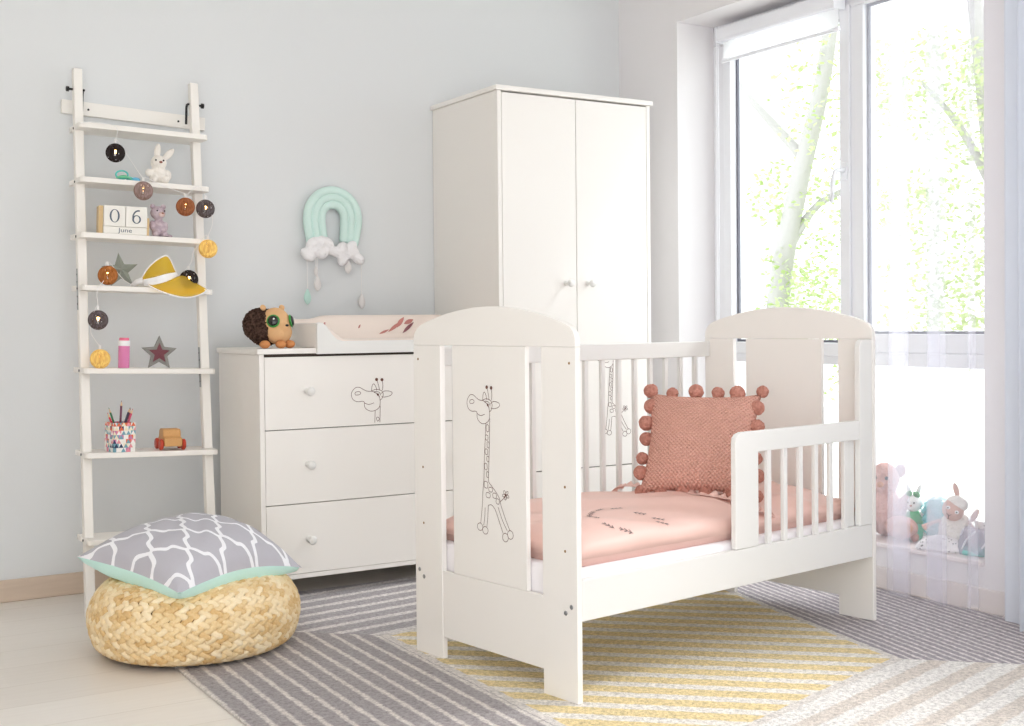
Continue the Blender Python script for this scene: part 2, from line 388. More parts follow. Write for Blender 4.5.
# ================================================================== RUG
def rug_mat():
    m = mat('striped_rug_pile', (150, 140, 138), .95, .05); g = NG(m); x, y, z, v = g.xyz(); p = m.node_tree.nodes['Principled BSDF']
    wv = g.noise(v, 26, 2); wob = g.m('MULTIPLY', g.m('SUBTRACT', wv, .5), .012)
    A, B, C, D = (1.584, 3.327), (1.560, 2.010), (2.655, 2.311), (2.91, 3.49)
    def dist(P, Q, flip):
        dx, dy = Q[0]-P[0], Q[1]-P[1]; L = math.hypot(dx, dy); nx, ny = -dy/L, dx/L
        if flip: nx, ny = -nx, -ny
        c = nx*P[0]+ny*P[1]
        return g.m('ADD', g.m('SUBTRACT', g.m('ADD', g.m('MULTIPLY', x, nx), g.m('MULTIPLY', y, ny)), c), wob)
    dl = dist(A, B, True)      # left, outside positive
    db = dist(B, C, True); dr = dist(C, D, True); dt = dist(D, A, True)
    fz = g.m('MULTIPLY', g.m('SUBTRACT', g.noise(v, 110, 3, .8), .5), .013)
    def line(d, sp, frac, ph=0.0):
        q = g.m('ABSOLUTE', g.m('SUBTRACT', g.m('FRACT', g.m('ADD', g.m('DIVIDE', g.m('ADD', d, fz), sp), ph)), .5))
        x_ = g.m('ADD', g.m('MULTIPLY', g.m('SUBTRACT', frac/2, q), sp/.006), .5); x_.node.use_clamp = True; return x_
    white = srgb(238, 232, 226)
    g1 = g.mix(line(dl, .0545, .26, .1), srgb(182, 176, 177), white)
    g2 = g.mix(line(dt, .088, .34, .2), srgb(188, 183, 186), srgb(238, 233, 231))
    g3 = g.mix(line(dr, .028, .34, .3), srgb(178, 172, 177), srgb(240, 232, 232))
    g4 = g.mix(line(db, .104, .55, .1), srgb(232, 223, 214), srgb(250, 247, 243))
    s = g.m('ADD', g.m('ADD', g.m('MULTIPLY', x, .67), g.m('MULTIPLY', y, .743)), wob)
    yl = g.mix(line(s, .092, .42, .3), srgb(246, 226, 174), srgb(250, 244, 236))
    mx1 = g.m('MAXIMUM', dl, dt); mx2 = g.m('MAXIMUM', db, dr); mx = g.m('MAXIMUM', mx1, mx2)
    c12 = g.mix(g.m('GREATER_THAN', dl, dt), g2, g1); c34 = g.mix(g.m('GREATER_THAN', db, dr), g3, g4)
    # pale seam where two borders meet and round the middle field
    c = g.mix(g.m('GREATER_THAN', mx1, mx2), c34, c12)
    c = g.mix(g.m('GREATER_THAN', mx, 0.0), yl, c)
    c = g.mix(g.m('LESS_THAN', g.m('ABSOLUTE', mx), .012), c, white)
    sp = g.noise(v, 75, 3, .9); ff = g.m('MULTIPLY', g.m('SUBTRACT', sp, .30), 3.2); ff.node.use_clamp = True; c2 = g.mix(ff, g.mix(.5, c, srgb(84, 76, 78)), c)
    g.l.new(c2, p.inputs['Base Color'])
    h = g.m('ADD', g.m('MULTIPLY', sp, .8), g.m('MULTIPLY', g.noise(v, 40, 2), .5))
    g.l.new(g.bump(h, 1.0, .010), p.inputs['Normal'])
    return m
rug = MB().grid(3, 3, lambda u, v: (0, 0, 0)) and MB()
rug.box((.955, 1.15, FZ), (3.31, 4.05, .002))
tag(rug.build('rug', rug_mat(), bevel=.004), 'large rug with grey, beige and yellow striped fields under the toddler bed', 'rug')

# ================================================================== GIRAFFE LINE DRAWING (units: metres, feet at v=0, head at v=.424)
def giraffe(mb, fn, width=.0016, scale=1.0, only_head=False):
    GX, GZ = .001024, .000663
    U = lambda p: ((p[0]-150)*GX*scale, (690-p[1])*GZ*scale)
    def st(P, closed=False, n=4): mb.stroke([U(p) for p in catmull(P, n, closed)], width, fn, closed)
    def dot(c, r):
        k = 10; P = [(c[0]+r*cos(2*PI*i/k), c[1]+r*1.5*sin(2*PI*i/k)) for i in range(k)]
        mb.add([fn(*U(p)) for p in P], [tuple(range(k))])
    st([(62,105),(60,125),(66,145),(80,155),(98,154),(104,160),(105,180),(112,195),(128,205),(145,200),(157,185),(160,160),(158,140),(150,122),(135,108),(115,105),(100,95),(88,85),(74,86)], True)
    st([(105,163),(120,171),(138,164)]); st([(72,115),(75,108),(85,105),(92,112),(88,120),(75,122)], True)
    st([(130,105),(132,80),(138,70),(145,85),(148,103)]); st([(163,120),(175,108),(195,110),(203,120),(195,132),(175,138),(165,135)])
    st([(158,103),(155,80),(150,55)]); st([(168,103),(170,80),(168,55)]); dot((148,49), 5.5); dot((167,51), 5.5)
    st([(130,105),(145,98),(163,104),(171,122),(166,145),(158,152)]); st([(138,112),(150,120),(158,134)]); dot((152,124), 4); st([(140,108),(156,112),(162,128)])
    if only_head:
        st([(142,202),(141,230),(140,262)]); st([(160,180),(159,220),(158,262)]); st([(146,240),(152,236),(156,246),(150,256)], True)
        return
    st([(142,202),(140,260),(135,340),(132,440),(127,490),(124,550),(116,630)]); st([(160,180),(158,260),(155,350),(152,440),(160,458)])
    for (cx, cy, rx, ry) in ((150,222,5,14),(146,262,5,10),(152,292,4,12),(144,322,5,11),(150,352,4,11),(141,385,5,13),(148,418,4,11),(141,462,7,13),(161,480,7,9),(150,505,8,10),(178,503,7,10),(191,525,6,10)):
        st([(cx-rx, cy-ry), (cx+rx, cy-ry*.8), (cx+rx*.9, cy+ry), (cx-rx, cy+ry*.8)], True, 2)
    st([(160,458),(180,482),(198,510),(205,540),(222,590),(242,640)]); st([(136,560),(134,600),(129,636)]); st([(150,548),(147,600),(143,640)])
    st([(150,548),(164,544),(180,562),(198,612),(212,652)]); st([(192,548),(210,600),(230,640)])
    for c in ((113,645),(136,656)): st([(c[0]+12*cos(a*PI/4), c[1]+16*sin(a*PI/4)) for a in range(8)], True)
    for c in ((222,670),(243,655)): st([(c[0]+12*cos(a*PI/4), c[1]+18*sin(a*PI/4)) for a in range(8)], True)
    st([(200,525),(213,512),(222,498)])
    for a in range(5):
        q = 2*PI*a/5+.4; d = (cos(q), sin(q)); e = (-d[1], d[0])
        st([(225,493), (225+9*d[0]+4*e[0], 493+13*d[1]+6*e[1]), (225+15*d[0], 493+21*d[1]), (225+9*d[0]-4*e[0], 493+13*d[1]-6*e[1])], True, 2)
    dot((225,493), 4)

# ================================================================== TODDLER BED
BX, BY, BYA, BL, BW, T = 1.6884, 2.4574, .1466, 1.2705, .6783, .017
BZ = .002
bed = thing('toddler_bed', 'white toddler bed with arched ends and a giraffe drawing on its end panel', 'bed', (BX, BY, BZ), (0, 0, BYA))
lf = lambda l0: (lambda a, b, d: (l0+d, a, b))           # polygon in (w,z), extruded along l
WL = .1265
HALF = [(0, .876), (0, .896), (.006, .911), (.018, .924), (.036, .933), (.06, .941), (.091, .949), (.15, .962), (.206, .971), (.27, .978), (.339, .981)]
ARCH = HALF + [(BW-a, b) for a, b in reversed(HALF[:-1])]
for side in (0, 1):
    l0 = 0 if side == 0 else BL-T
    F = lf(l0)
    MB().prism(ARCH, F, 0, T).build('arched_rail', WOODWHITE, bed, bevel=.0015)
    MB().prism([(.190, .2476), (.498, .2476), (.498, .8753), (.190, .8753)], F, .0015, T-.0015).build('centre_panel', WOODWHITE, bed, bevel=.0012)
    MB().prism([(WL, .061), (BW-WL, .061), (BW-WL, .247), (WL, .247)], F, .002, T-.002).build('lower_panel', WOODWHITE, bed, bevel=.0015)
    for w0 in (0, BW-WL):
        leg = MB().prism([(w0, 0), (w0+WL, 0), (w0+WL, .8753), (w0, .8753)], F, 0, T).build('leg', WOODWHITE, bed, bevel=.0015)
        lx = l0-.0015 if side == 0 else l0+T+.0015
        sg = 1 if w0 == 0 else -1; off = lambda a: (a if w0 == 0 else BW-a)
        bolts = [(off(.041), .218), (off(.020), .236)]; holes = [(off(.041), .53), (off(.042), .371), (off(.022), .836)]
        for (a, z) in bolts:
            MB().lathe([(.0055, 0), (.0062, .0012), (.0045, .0022), (.002, .0016)], 14, Matrix.Translation((0 if side == 0 else BL, a, z)) @ Matrix.Rotation(-PI/2 if side == 0 else PI/2, 4, 'Y')).build('bolt', METAL, leg, smooth=True)
        for (a, z) in holes:
            MB().lathe([(.0035, 0), (.0035, .0006), (.001, .0007)], 10, Matrix.Translation((0 if side == 0 else BL, a, z)) @ Matrix.Rotation(-PI/2 if side == 0 else PI/2, 4, 'Y')).build('drill_hole', BROWNDOT, leg)
gp = MB(); giraffe(gp, lambda u, v: (.0009, .3445-u, .3625+v), .0016, .95)
o = gp.build('giraffe_print', PRINT, bed); o['label'] = 'brown line drawing of a giraffe'
wf = lambda a, b, d: (a, d, b)                              # polygon in (l,z), extruded along w
L0, L1 = T+.0005, BL-T-.0005
MB().box((L0, .002, .200), (L1, .020, .3025)).build('side_board', WHITEEDGE, bed, bevel=.002)
MB().box((L0, BW-.020, .200), (L1, BW-.002, .3025)).build('side_board', WHITEEDGE, bed, bevel=.002)
MB().box((L0, BW-.024, .813), (L1, BW-.002, .866)).build('top_rail', WHITEEDGE, bed, bevel=.003)
for k in range(-8, 9):
    l = .662+.0746*k
    if l < .04 or l > 1.22: continue
    MB().box((l-.008, BW-.019, .302), (l+.008, BW-.005, .8135)).build('bar', WHITEEDGE, bed, bevel=.002)
# low guard at the pillow end
GP = [(.600, .303), (.700, .303), (.700, .568), (1.187, .568), (1.187, .627), (.63, .627), (.612, .622), (.603, .612), (.600, .597)]
MB().prism(GP, wf, .001, .019).build('guard_rail', WHITEEDGE, bed, bevel=.003)
for k in range(6):
    l = .752+.0733*k
    MB().box((l-.009, .004, .3022), (l+.009, .017, .5685)).build('guard_bar', WHITEEDGE, bed, bevel=.002)
PP = [(1.187, .3027), (L1, .3027), (L1, .8745), (1.205, .8745), (1.193, .868), (1.187, .852)]
MB().prism(PP, wf, .001, .021).build('guard_post', WHITEEDGE, bed, bevel=.003)
MB().box((1.145, .021, .3027), (1.186, .035, .568)).build('guard_post', WHITEEDGE, bed, bevel=.002)
MB().box((L0, .021, .215), (L1, BW-.021, .228)).build('bed_base', WHITEEDGE, bed)

BM = Matrix.Translation((BX, BY, BZ)) @ Matrix.Rotation(BYA, 4, 'Z')
def bedpt(l, w, z): return BM @ Vector((l, w, z))
def bedthing(name, label, cat, l, w, z, ya=0): return thing(name, label, cat, bedpt(l, w, z), (0, 0, BYA+ya))

def pad(lx, ly, h, edge, nu, nv, disp=None, p=3.0, base=0.0, full=0):
    """closed cushion-like slab on x,y with domed top and tucked edges, lower face at z=base"""
    mb = MB()
    def prof(u, v):
        a = abs(2*u-1); b_ = abs(2*v-1)
        if full*(2*u-1) > 0: a = 0      # that end keeps its full height
        return max(0, 1-a**p)**edge * max(0, 1-b_**p)**edge
    def top(u, v):
        z = h*prof(u, v); x = (u-.5)*lx; y = (v-.5)*ly
        if disp: z += disp(x, y)*min(1, prof(u, v)*2)
        return (x, y, base + h*.22 + z*.78)
    def bot(u, v): return ((u-.5)*lx, (v-.5)*ly, base + h*.22*(1-min(1, prof(u, v)*3)))
    mb.grid(nu, nv, top); n0 = len(mb.v); mb.grid(nu, nv, bot)
    o = mb
    bnd = [i for i in range(nu)] + [j*nu+nu-1 for j in range(1, nv)] + [(nv-1)*nu+i for i in range(nu-2, -1, -1)] + [j*nu for j in range(nv-2, 0, -1)]
    for i in range(len(bnd)):
        a, b2 = bnd[i], bnd[(i+1) % len(bnd)]
        mb.f.append((a, b2, b2+n0, a+n0)); mb.mi.append(0)
    return mb
MATT = mat('white_mattress_cover', (248, 244, 246), .8, .1, bump=(90, .1, .002))
mt = bedthing('mattress', 'white mattress in the toddler bed beneath the pink bedding', 'mattress', BL/2, BW/2, .228)
m_ = MB().box((-.615, -.316, 0), (.615, .316, .095)).build('mattress_core', MATT, mt, bevel=.02, seg=4, smooth=True)
PINK = mat('pink_satin_cotton', (238, 200, 189), .45, .35, bump=(9, .25, .01))
PINKD = mat('deep_pink_cotton', (216, 160, 150), .6, .2)
EMB = mat('grey_embroidery', (140, 122, 120), .8, .1)
random.seed(3)
rw = [(random.uniform(0, 6.28), random.uniform(6, 22), random.uniform(0, 6.28)) for _ in range(9)]
def wr(amp):
    return lambda x, y: amp*sum(sin((x*cos(a)+y*sin(a))*f_+ph) for a, f_, ph in rw)/4
def duvet_z(x, y): return .006*sin(x*9+1.2*sin(y*8)) + .007*sin(y*15+x*7+.6+.8*sin(x*11)) + .004*sin((x+y)*27+2*sin(y*9))
dv = bedthing('duvet', 'pale pink duvet with small embroidered leaf sprigs covering the foot of the toddler bed', 'duvet', .3725, .345, .3235)
DLX, DLY, DH = .675, .62, .092
dm = pad(DLX, DLY, DH, .38, 60, 50, duvet_z, 4.0, full=1)
dob = dm.build('duvet_cover', PINK, dv, smooth=True)
def dtop(x, y):
    u, v = x/DLX+.5, y/DLY+.5; pr = (max(0, 1-abs(2*u-1)**4)**.38 if u < .5 else 1)*max(0, 1-abs(2*v-1)**4)**.38
    return DH*.22+.78*(DH*pr+duvet_z(x, y)*min(1, pr*2)) + .0012
for (l, w_, a) in ((.349,.281,.3),(.394,.26,-.4),(.403,.177,-1.2),(.411,.115,-1.0),(.394,.085,-.9),(.271,.238,.9),(.225,.169,1.4),(.206,.10,1.8),(.236,.065,2.4),(.30,.262,.5)):
    cx, cy = l-.3725, w_-.345; em = MB()
    fn = lambda u, v: (u, v, dtop(u, v))
    ax = Vector((cos(a), sin(a)))
    em.stroke([(cx-ax.x*.019, cy-ax.y*.019), (cx, cy), (cx+ax.x*.019, cy+ax.y*.019)], .0018, fn)
    for k in (-1.2, -.3, .6):
        for sg in (-1, 1):
            c0 = Vector((cx, cy))+ax*.013*k; d = Matrix.Rotation(sg*.7, 2) @ ax
            em.stroke([c0, c0+d*.005, c0+d*.011], .0028, fn)
    o = em.build('embroidered_sprig', EMB, dob); o['label'] = 'grey embroidered leaf sprig'
# pillow with ruffle under the cushion
pw = bedthing('bed_pillow', 'crumpled pink pillow with a ruffled edge behind the low bed guard', 'pillow', .974, .335, .3235)
PLX, PLY, PH = .52, .59, .088
pm = pad(PLX, PLY, PH, .45, 50, 60, lambda x, y: min(1, max(0, (x+.16)/.12))*.016*abs(sin(y*19+5*x+sin(x*14)))**2+.008*sin(y*20-x*24), 3.2, full=-1)
po = pm.build('pillow_case', PINK, pw, smooth=True)
def ruffle(path, wid, amp, waves, up):
    mb = MB(); n = len(path)
    def fn(u, v):
        i = min(n-2, int(u*(n-1))); t = u*(n-1)-i; p = path[i].lerp(path[i+1], t); d = (path[i+1]-path[i]).normalized(); o_ = Vector((d.y, -d.x, 0))
        ph = u*waves*2*PI
        return p + o_*(wid*v) + Vector((0, 0, amp*v*sin(ph)+amp*.4*v*sin(ph*.37+1)+up*v)) + d*(.3*amp*v*cos(ph*1.3))
    mb.grid(n*7, 5, fn); return mb
pth = catmull([(-.245, PLY/2, .060), (-.250, .24, .090), (-.252, .10, .098), (-.252, -.10, .098), (-.245, -.23, .092), (-.20, -.28, .066), (-.15, -.302, .040)], 10)
rf = ruffle(list(reversed(pth)), .030, .007, 24, .004).build('ruffle', PINK, pw, smooth=True)
s_ = rf.modifiers.new('solid', 'SOLIDIFY'); s_.thickness = .0015

# pompom cushion
def knit_mat():
    m = mat('salmon_moss_knit', (214, 158, 140), .9, .1); g = NG(m); x, y, z, v = g.xyz(); p = m.node_tree.nodes['Principled BSDF']
    a = g.m('SINE', g.m('MULTIPLY', x, 2*PI/.0125)); b_ = g.m('SINE', g.m('MULTIPLY', z, 2*PI/.0125))
    h_ = g.m('MULTIPLY', a, b_); q = g.m('ADD', g.m('MULTIPLY', h_, .5), .5)
    g.l.new(g.mix(q, srgb(212, 154, 138), srgb(230, 178, 162)), p.inputs['Base Color'])
    g.l.new(g.bump(q, .9, .006), p.inputs['Normal']); return m
cu = bedthing('pompom_cushion', 'salmon knitted cushion edged with woolly pompoms leaning on the toddler bed', 'cushion', .742, .272, .414, 0)
cu.rotation_euler = (Matrix.Rotation(BYA, 4, 'Z') @ Matrix.Rotation(.527+PI/2-PI, 4, 'Z') @ Matrix.Rotation(-.48, 4, 'X')).to_euler()
CS = .335; CW = .352
def cushion_mesh(sx_, sz_, th, n, pinch=.10, p=2.2, e=.5):
    mb = MB()
    def f_(sign):
        def g_2(u, v):
            a, b2 = 2*u-1, 2*v-1
            k = 1 - pinch*(1-a*a)*0  # corners pull out
            x = a*(1-pinch*(1-b2*b2)*a*a*.6)
            x = a*(1-pinch*(b2*b2-1)*0) ; xx = a*(1 - pinch*(1-abs(b2)**2)*abs(a)**3); zz = b2*(1 - pinch*(1-abs(a)**2)*abs(b2)**3)
            h_ = th*max(0, (1-abs(a)**p))**e*max(0, (1-abs(b2)**p))**e
            return (xx*sx_/2, sign*h_/2, zz*sz_/2+sz_/2)
        return g_2
    mb.grid(n, n, f_(-1)); n0 = len(mb.v); mb.grid(n, n, f_(1)); mb.uvn = n
    return mb
cm_ = cushion_mesh(CW, CS, .125, 30)
co = cm_.build('cover', knit_mat(), cu, smooth=True)
wd = co.modifiers.new('weld', 'WELD'); wd.merge_threshold = .0008
POM = mat('salmon_wool', (218, 158, 142), .95, .05, bump=(160, 1.0, .012), var=(90, (198, 134, 118), .15))
def pompom(r):
    mb = MB(); N = 10
    vs = []; fs = []
    mb.ell((0, 0, 0), r, None, 20, 14)
    mb.v = [tuple(Vector(v)*(1+random.uniform(-.07, .06))) for v in mb.v]
    return mb
pom0 = pompom(.0215).build('pompom', POM, cu, smooth=True)
first = True
pts = []
for k in range(6):
    t = -.5+k/5
    pts += [(t*CW, CS), (t*CW, 0.0)]
for k in range(1, 6):
    t = k/6
    pts += [(-.5*CW, t*CS), (.5*CW, t*CS)]
for (x, z) in pts:
    ed = .955 if (abs(abs(x)-CW/2) < 1e-6 and (z < 1e-6 or z > CS-1e-6)) else .93
    X = x*ed*1.05; Z = CS/2+(z-CS/2)*ed*1.05
    o = pom0 if first else pom0.copy()
    if not first: COL.objects.link(o); o.parent = cu
    first = False
    o.location = (X+random.uniform(-.008, .008), random.uniform(-.006, .006), Z+random.uniform(-.006, .008)+.004)
    o.rotation_euler = (random.uniform(0, 6), random.uniform(0, 6), 0); q = random.uniform(.85, 1.15); o.scale = (q, q, q)

# ================================================================== WARDROBE
WX0, WX1, WY, WH = 2.383, 3.1085, 3.9727, 1.838
WFZ = .003
wa = thing('wardrobe', 'tall white two door wardrobe in the corner beside the window', 'wardrobe', (WX0, WY, WFZ))
ww, wd_, wh = WX1-WX0, YW-WY-.003, WH-WFZ
c = MB(); TP = .019
c.box((0, .0185, 0), (.017, wd_, wh-TP)); c.box((ww-.017, .0185, 0), (ww, wd_, wh-TP)); c.box((.017, wd_-.006, .06), (ww-.017, wd_, wh-TP)); c.box((.017, .03, .05), (ww-.017, wd_-.006, .068))
c.box((.017, .0, .0), (ww-.017, .0185, .068)); c.box((0, 0, 0), (.017, .0185, wh-TP)); c.box((ww-.017, 0, 0), (ww, .0185, wh-TP))
c.box((.017, .03, wh-TP-.03), (ww-.017, wd_-.006, wh-TP))
c.build('carcass', WOODWHITE, wa, bevel=.0012)
MB().box((-.010, -.010, wh-TP+.0005), (ww+.010, wd_, wh)).build('top_board', WOODWHITE, wa, bevel=.002)
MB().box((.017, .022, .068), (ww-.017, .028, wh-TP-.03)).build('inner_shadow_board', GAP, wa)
xm = 2.741-WX0; zd = .362-WFZ
KNOB = [(.0, 0), (.011, 0), (.011, .003), (.006, .008), (.0055, .020), (.009, .025), (.014, .030), (.0155, .036), (.013, .042), (.006, .045), (0, .0455)]
def knob(parent, x, y, z):
    return MB().lathe(KNOB, 20, Matrix.Translation((x, y, z)) @ Matrix.Rotation(PI/2, 4, 'X')).build('knob', WHITEEDGE, parent, smooth=True)
for (a, b2, kx) in ((.0195, xm-.0015, xm-.052), (xm+.0015, ww-.0195, xm+.052)):
    d = MB().box((a, 0, zd+.002), (b2, .018, wh-TP-.006)).build('door', WOODWHITE, wa, bevel=.0015)
    knob(d, kx, 0, 1.092-WFZ)
    if kx > xm:
        gp = MB(); giraffe(gp, lambda u, v: (2.905-WX0+u, -.0008, .475-WFZ+v), .0018, .875)
        o = gp.build('giraffe_print', PRINT, d); o['label'] = 'brown line drawing of a giraffe'
d = MB().box((.0195, 0, .070), (ww-.0195, .018, zd-.002)).build('drawer', WOODWHITE, wa, bevel=.0015)
for kx in (xm-.2, xm+.2): knob(d, kx, 0, .215)

# ================================================================== DRESSER
DX0, DX1, DY, DHT = 1.4260, 2.358, 3.950, .8587
dr = thing('dresser', 'white three drawer dresser with a changing tray on top', 'dresser', (DX0, DY, .002))
dw, dd, dh = DX1-DX0, .425, DHT-.002
c = MB()
c.box((0, 0, .066), (.017, dd, dh-.019)); c.box((dw-.017, 0, .066), (dw, dd, dh-.019)); c.box((.017, dd-.006, .066), (dw-.017, dd, dh-.019)); c.box((.017, 0, .066), (dw-.017, dd-.006, .0815))
c.build('carcass', WOODWHITE, dr, bevel=.0012)
MB().box((-.009, -.008, dh-.0185), (dw+.009, dd, dh)).build('top_board', WOODWHITE, dr, bevel=.002)
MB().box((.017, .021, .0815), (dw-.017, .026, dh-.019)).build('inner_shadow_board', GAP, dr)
for x in (.03, dw-.07):
    for y in (.05, dd-.09): MB().box((x, y, .0005 if y < .1 else -.008), (x+.04, y+.04, .066)).build('foot', DARK, dr)
zz = [.0835, .325, .581, .831]
for k in range(3):
    z0, z1 = zz[k]-.002+.0015, zz[k+1]-.002-.0015
    d = MB().box((.0185, 0, z0), (dw-.0185, .018, z1)).build('drawer', WOODWHITE, dr, bevel=.0012)
    for fx in (.170, dw-.170): knob(d, fx, 0, (.199, .457, .710)[k])
    if k == 2:
        gp = MB(); giraffe(gp, lambda u, v: (1.861-DX0+u, -.0008, v*1.0-.2835+.565), .0018, 1.08, True)
        o = gp.build('giraffe_print', PRINT, d); o['label'] = 'brown line drawing of a giraffe head'

# changing tray and mat
ct = thing('changing_tray', 'white changing tray with raised ends on top of the dresser', 'changing tray', (1.985, 4.15, DHT))
tx = .357; ty0, ty1 = 3.930-4.15, .215
c = MB().box((-tx+.014, ty0+.016, .0005), (tx-.014, ty1-.014, .012)).build('tray_base', WOODWHITE, ct)
for s in (-1, 1):
    MB().box((s*tx-(0 if s < 0 else .014), ty0+.016, .0005), (s*tx+(.014 if s < 0 else 0), ty1, .086)).build('end_panel', WOODWHITE, ct, bevel=.002)
MB().box((-tx+.0145, ty1-.014, .0005), (tx-.0145, ty1, .090)).build('back_panel', WOODWHITE, ct, bevel=.002)
HF = [(-tx, -.021), (-tx, .084), (-tx+.008, .088), (-tx+.022, .086), (-tx+.036, .074), (-tx+.056, .046), (-tx+.074, .028), (-tx+.095, .0225)]
fp = [(-tx, -.021)] + [(-a, b) for a, b in []] 
poly = HF + [(-a, b) for a, b in reversed(HF)]
MB().prism(poly, lambda a, b, d: (a, d, b), ty0, ty0+.0158).build('front_panel', WHITEEDGE, ct, bevel=.002)
MATM = mat('changing_mat_vinyl', (240, 226, 216), .4, .4)
LEAFP = mat('dusky_pink_leaf_print', (196, 132, 124), .6, .2); LEAFP2 = mat('plum_leaf_print', (142, 92, 98), .6, .2)
cmat = thing('changing_mat', 'beige changing mat with printed pink leaves lying in the changing tray', 'mat', (1.985, 4.15, DHT+.013))
mx0, mx1 = -.335, .335
def matz(u, v):
    x = mx0+(mx1-mx0)*u; y = -.195+.39*v
    ez = max(max(0, 1-(v)/.22)*.028, max(0, (v-.62)/.38)); rear = max(0, min(1, (v-.68)/.16)); rear = rear*rear*(3-2*rear)
    hd = max(0, min(1, (.16-u)/.12)); hd = hd*hd*(3-2*hd)
    st = .076 if u > .16 else .060 
    z = .014 + max(rear*(.075 + .014*(1/(1+math.exp(-(u-.2)*60)))), hd*.045)
    edge = min(1, min(u, 1-u)/.03, (1-v)/.05, v/.05 if v < .05 else 1)
    return (x, y, z*max(0, edge)**.5)
mb = MB(); mb.grid(60, 40, matz); n0 = len(mb.v); mb.grid(60, 40, lambda u, v: (mx0+(mx1-mx0)*u, -.195+.39*v, 0))
cb = mb.build('pad', MATM, cmat, smooth=True)
def leafshape(mb, c, a, L, wd2, fn):
    P = []
    for i in range(9):
        t = i/8; P.append((t*L, wd2*sin(PI*t)))
    P += [(t[0], -t[1]) for t in reversed(P[1:-1])]
    ca, sa = cos(a), sin(a)
    mb.add([fn(c[0]+x*ca-y*sa, c[1]+x*sa+y*ca) for x, y in P], [tuple(range(len(P)))])
def mface(x, z):  # on the mat's rear bolster front
    u = (x-mx0)/(mx1-mx0); best = None
    for i in range(60):
        v = .6+.4*i/59; p = matz(u, v)
        if p[2] >= z: return (p[0], p[1]-.003, z+.0015)
    return (x, matz(u, .86)[1]-.004, z)
for c0, a, L, wd2, k in (((.06, .035), .55, .075, .006, 0), ((.10, .052), .75, .060, .008, 0), ((.135, .066), .35, .05, .008, 0), ((.12, .030), .62, .075, .006, 1), ((.02, .028), .35, .05, .004, 0), ((-.06, .05), .9, .02, .003, 0), ((-.20, .060), .9, .02, .004, 0)):
    lp = MB(); leafshape(lp, c0, a, L, wd2, mface)
    lp.build('printed_leaf', LEAFP2 if k else LEAFP, cb)

# ================================================================== HEDGEHOG PLUSH
FUR = mat('brown_plush_fur', (98, 76, 66), .95, .05, bump=(130, 1.0, .015), var=(120, (58, 42, 36), .12))
TAN = mat('tan_plush', (222, 178, 132), .9, .05, bump=(150, .4, .004)); ORANGE = mat('orange_plush', (206, 142, 92), .9, .05, bump=(150, .4, .004))
GREEN = mat('green_iris', (52, 140, 60), .3, .5)
hg = thing('hedgehog_plush', 'round brown and tan plush hedgehog with big green eyes on the dresser', 'plush toy', (1.492, 4.05, DHT), (0, 0, .10))
hg.scale = (1.06, 1.06, 1.08)
mb = MB(); mb.ell((0, .012, .066), (.062, .060, .060)); mb.ell((-.012, .022, .075), (.06, .056, .056))
bo = mb.build('body', FUR, hg)
remesh(bo, .005, 2)
tx_ = bpy.data.textures.new('fur_tufts', 'CLOUDS'); tx_.noise_scale = .006
dm2 = bo.modifiers.new('tufts', 'DISPLACE'); dm2.texture = tx_; dm2.strength = .011
mb = MB(); mb.ell((.022, -.016, .076), (.052, .050, .055), RZ(.3)); mb.ell((.026, -.030, .052), (.046, .040, .04)); mb.ell((.030, -.062, .068), (.016, .016, .014))
fo_ = remesh(mb.build('face', TAN, hg), .004, 4)
for x, y, z in ((-.006, -.058, .087), (.064, -.044, .087)):
    dv_ = Vector((x-.022, y+.016, z-.076)).normalized(); M3 = dv_.to_track_quat('Z', 'Y').to_matrix()
    e = MB().ell((x, y, z), (.0215, .0215, .006), M3, 20, 8).build('eye', GREEN, hg, smooth=True)
    MB().ell(Vector((x, y, z))+dv_*.004, (.0168, .0168, .0058), M3, 20, 8).build('pupil', BLACK, e, smooth=True)
    MB().ell(Vector((x, y, z+.005))+dv_*.0095+Vector((.003, 0, 0)), (.003, .003, .0015), M3, 10, 6).build('glint', WHITESPOT, e, smooth=True)
MB().ell((.033, -.078, .073), (.006, .004, .004)).build('nose', BLACK, hg, smooth=True)
for x, y in ((-.018, -.010), (.052, -.004)):
    MB().ell((x, y, .130), (.010, .006, .010), RX(-.3)).build('ear', TAN, hg, smooth=True)
for x, y in ((-.030, -.045), (.018, -.062), (.058, -.045)):
    MB().ell((x, y, .013), (.017, .021, .013), None).build('foot', ORANGE, hg, smooth=True)

# ================================================================== RAINBOW WALL HANGING
MINT = mat('mint_plush', (212, 236, 229), .85, .1, bump=(200, .3, .003)); MINTD = mat('mint_felt', (198, 230, 220), .85, .1)
PUFF = mat('white_terry', (244, 242, 243), .95, .05, bump=(160, .8, .006)); GREYFELT = mat('pale_grey_felt', (222, 218, 216), .9, .05)
CORDW = mat('white_cord', (240, 238, 236), .8, .1)
rb = thing('rainbow_hanging', 'mint rainbow wall hanging with puffy clouds and felt raindrops on the grey wall', 'wall decoration', (1.92, YW, 1.36))
def arch_pts(rx, rz, z_leg, lx, rx2, n=28):
    P = []
    for i in range(n+1):
        a = PI*(1-i/n); P.append((rx*cos(a)*(1 if cos(a) > 0 else 1), -.03, rz*sin(a)))
    L_ = [(-rx*lx, -.03, z_leg)]; R_ = [(rx*rx2, -.03, z_leg+.0)]
    return [Vector(L_[0])] + [Vector(p) for p in P[0:]] + [Vector(R_[0])]
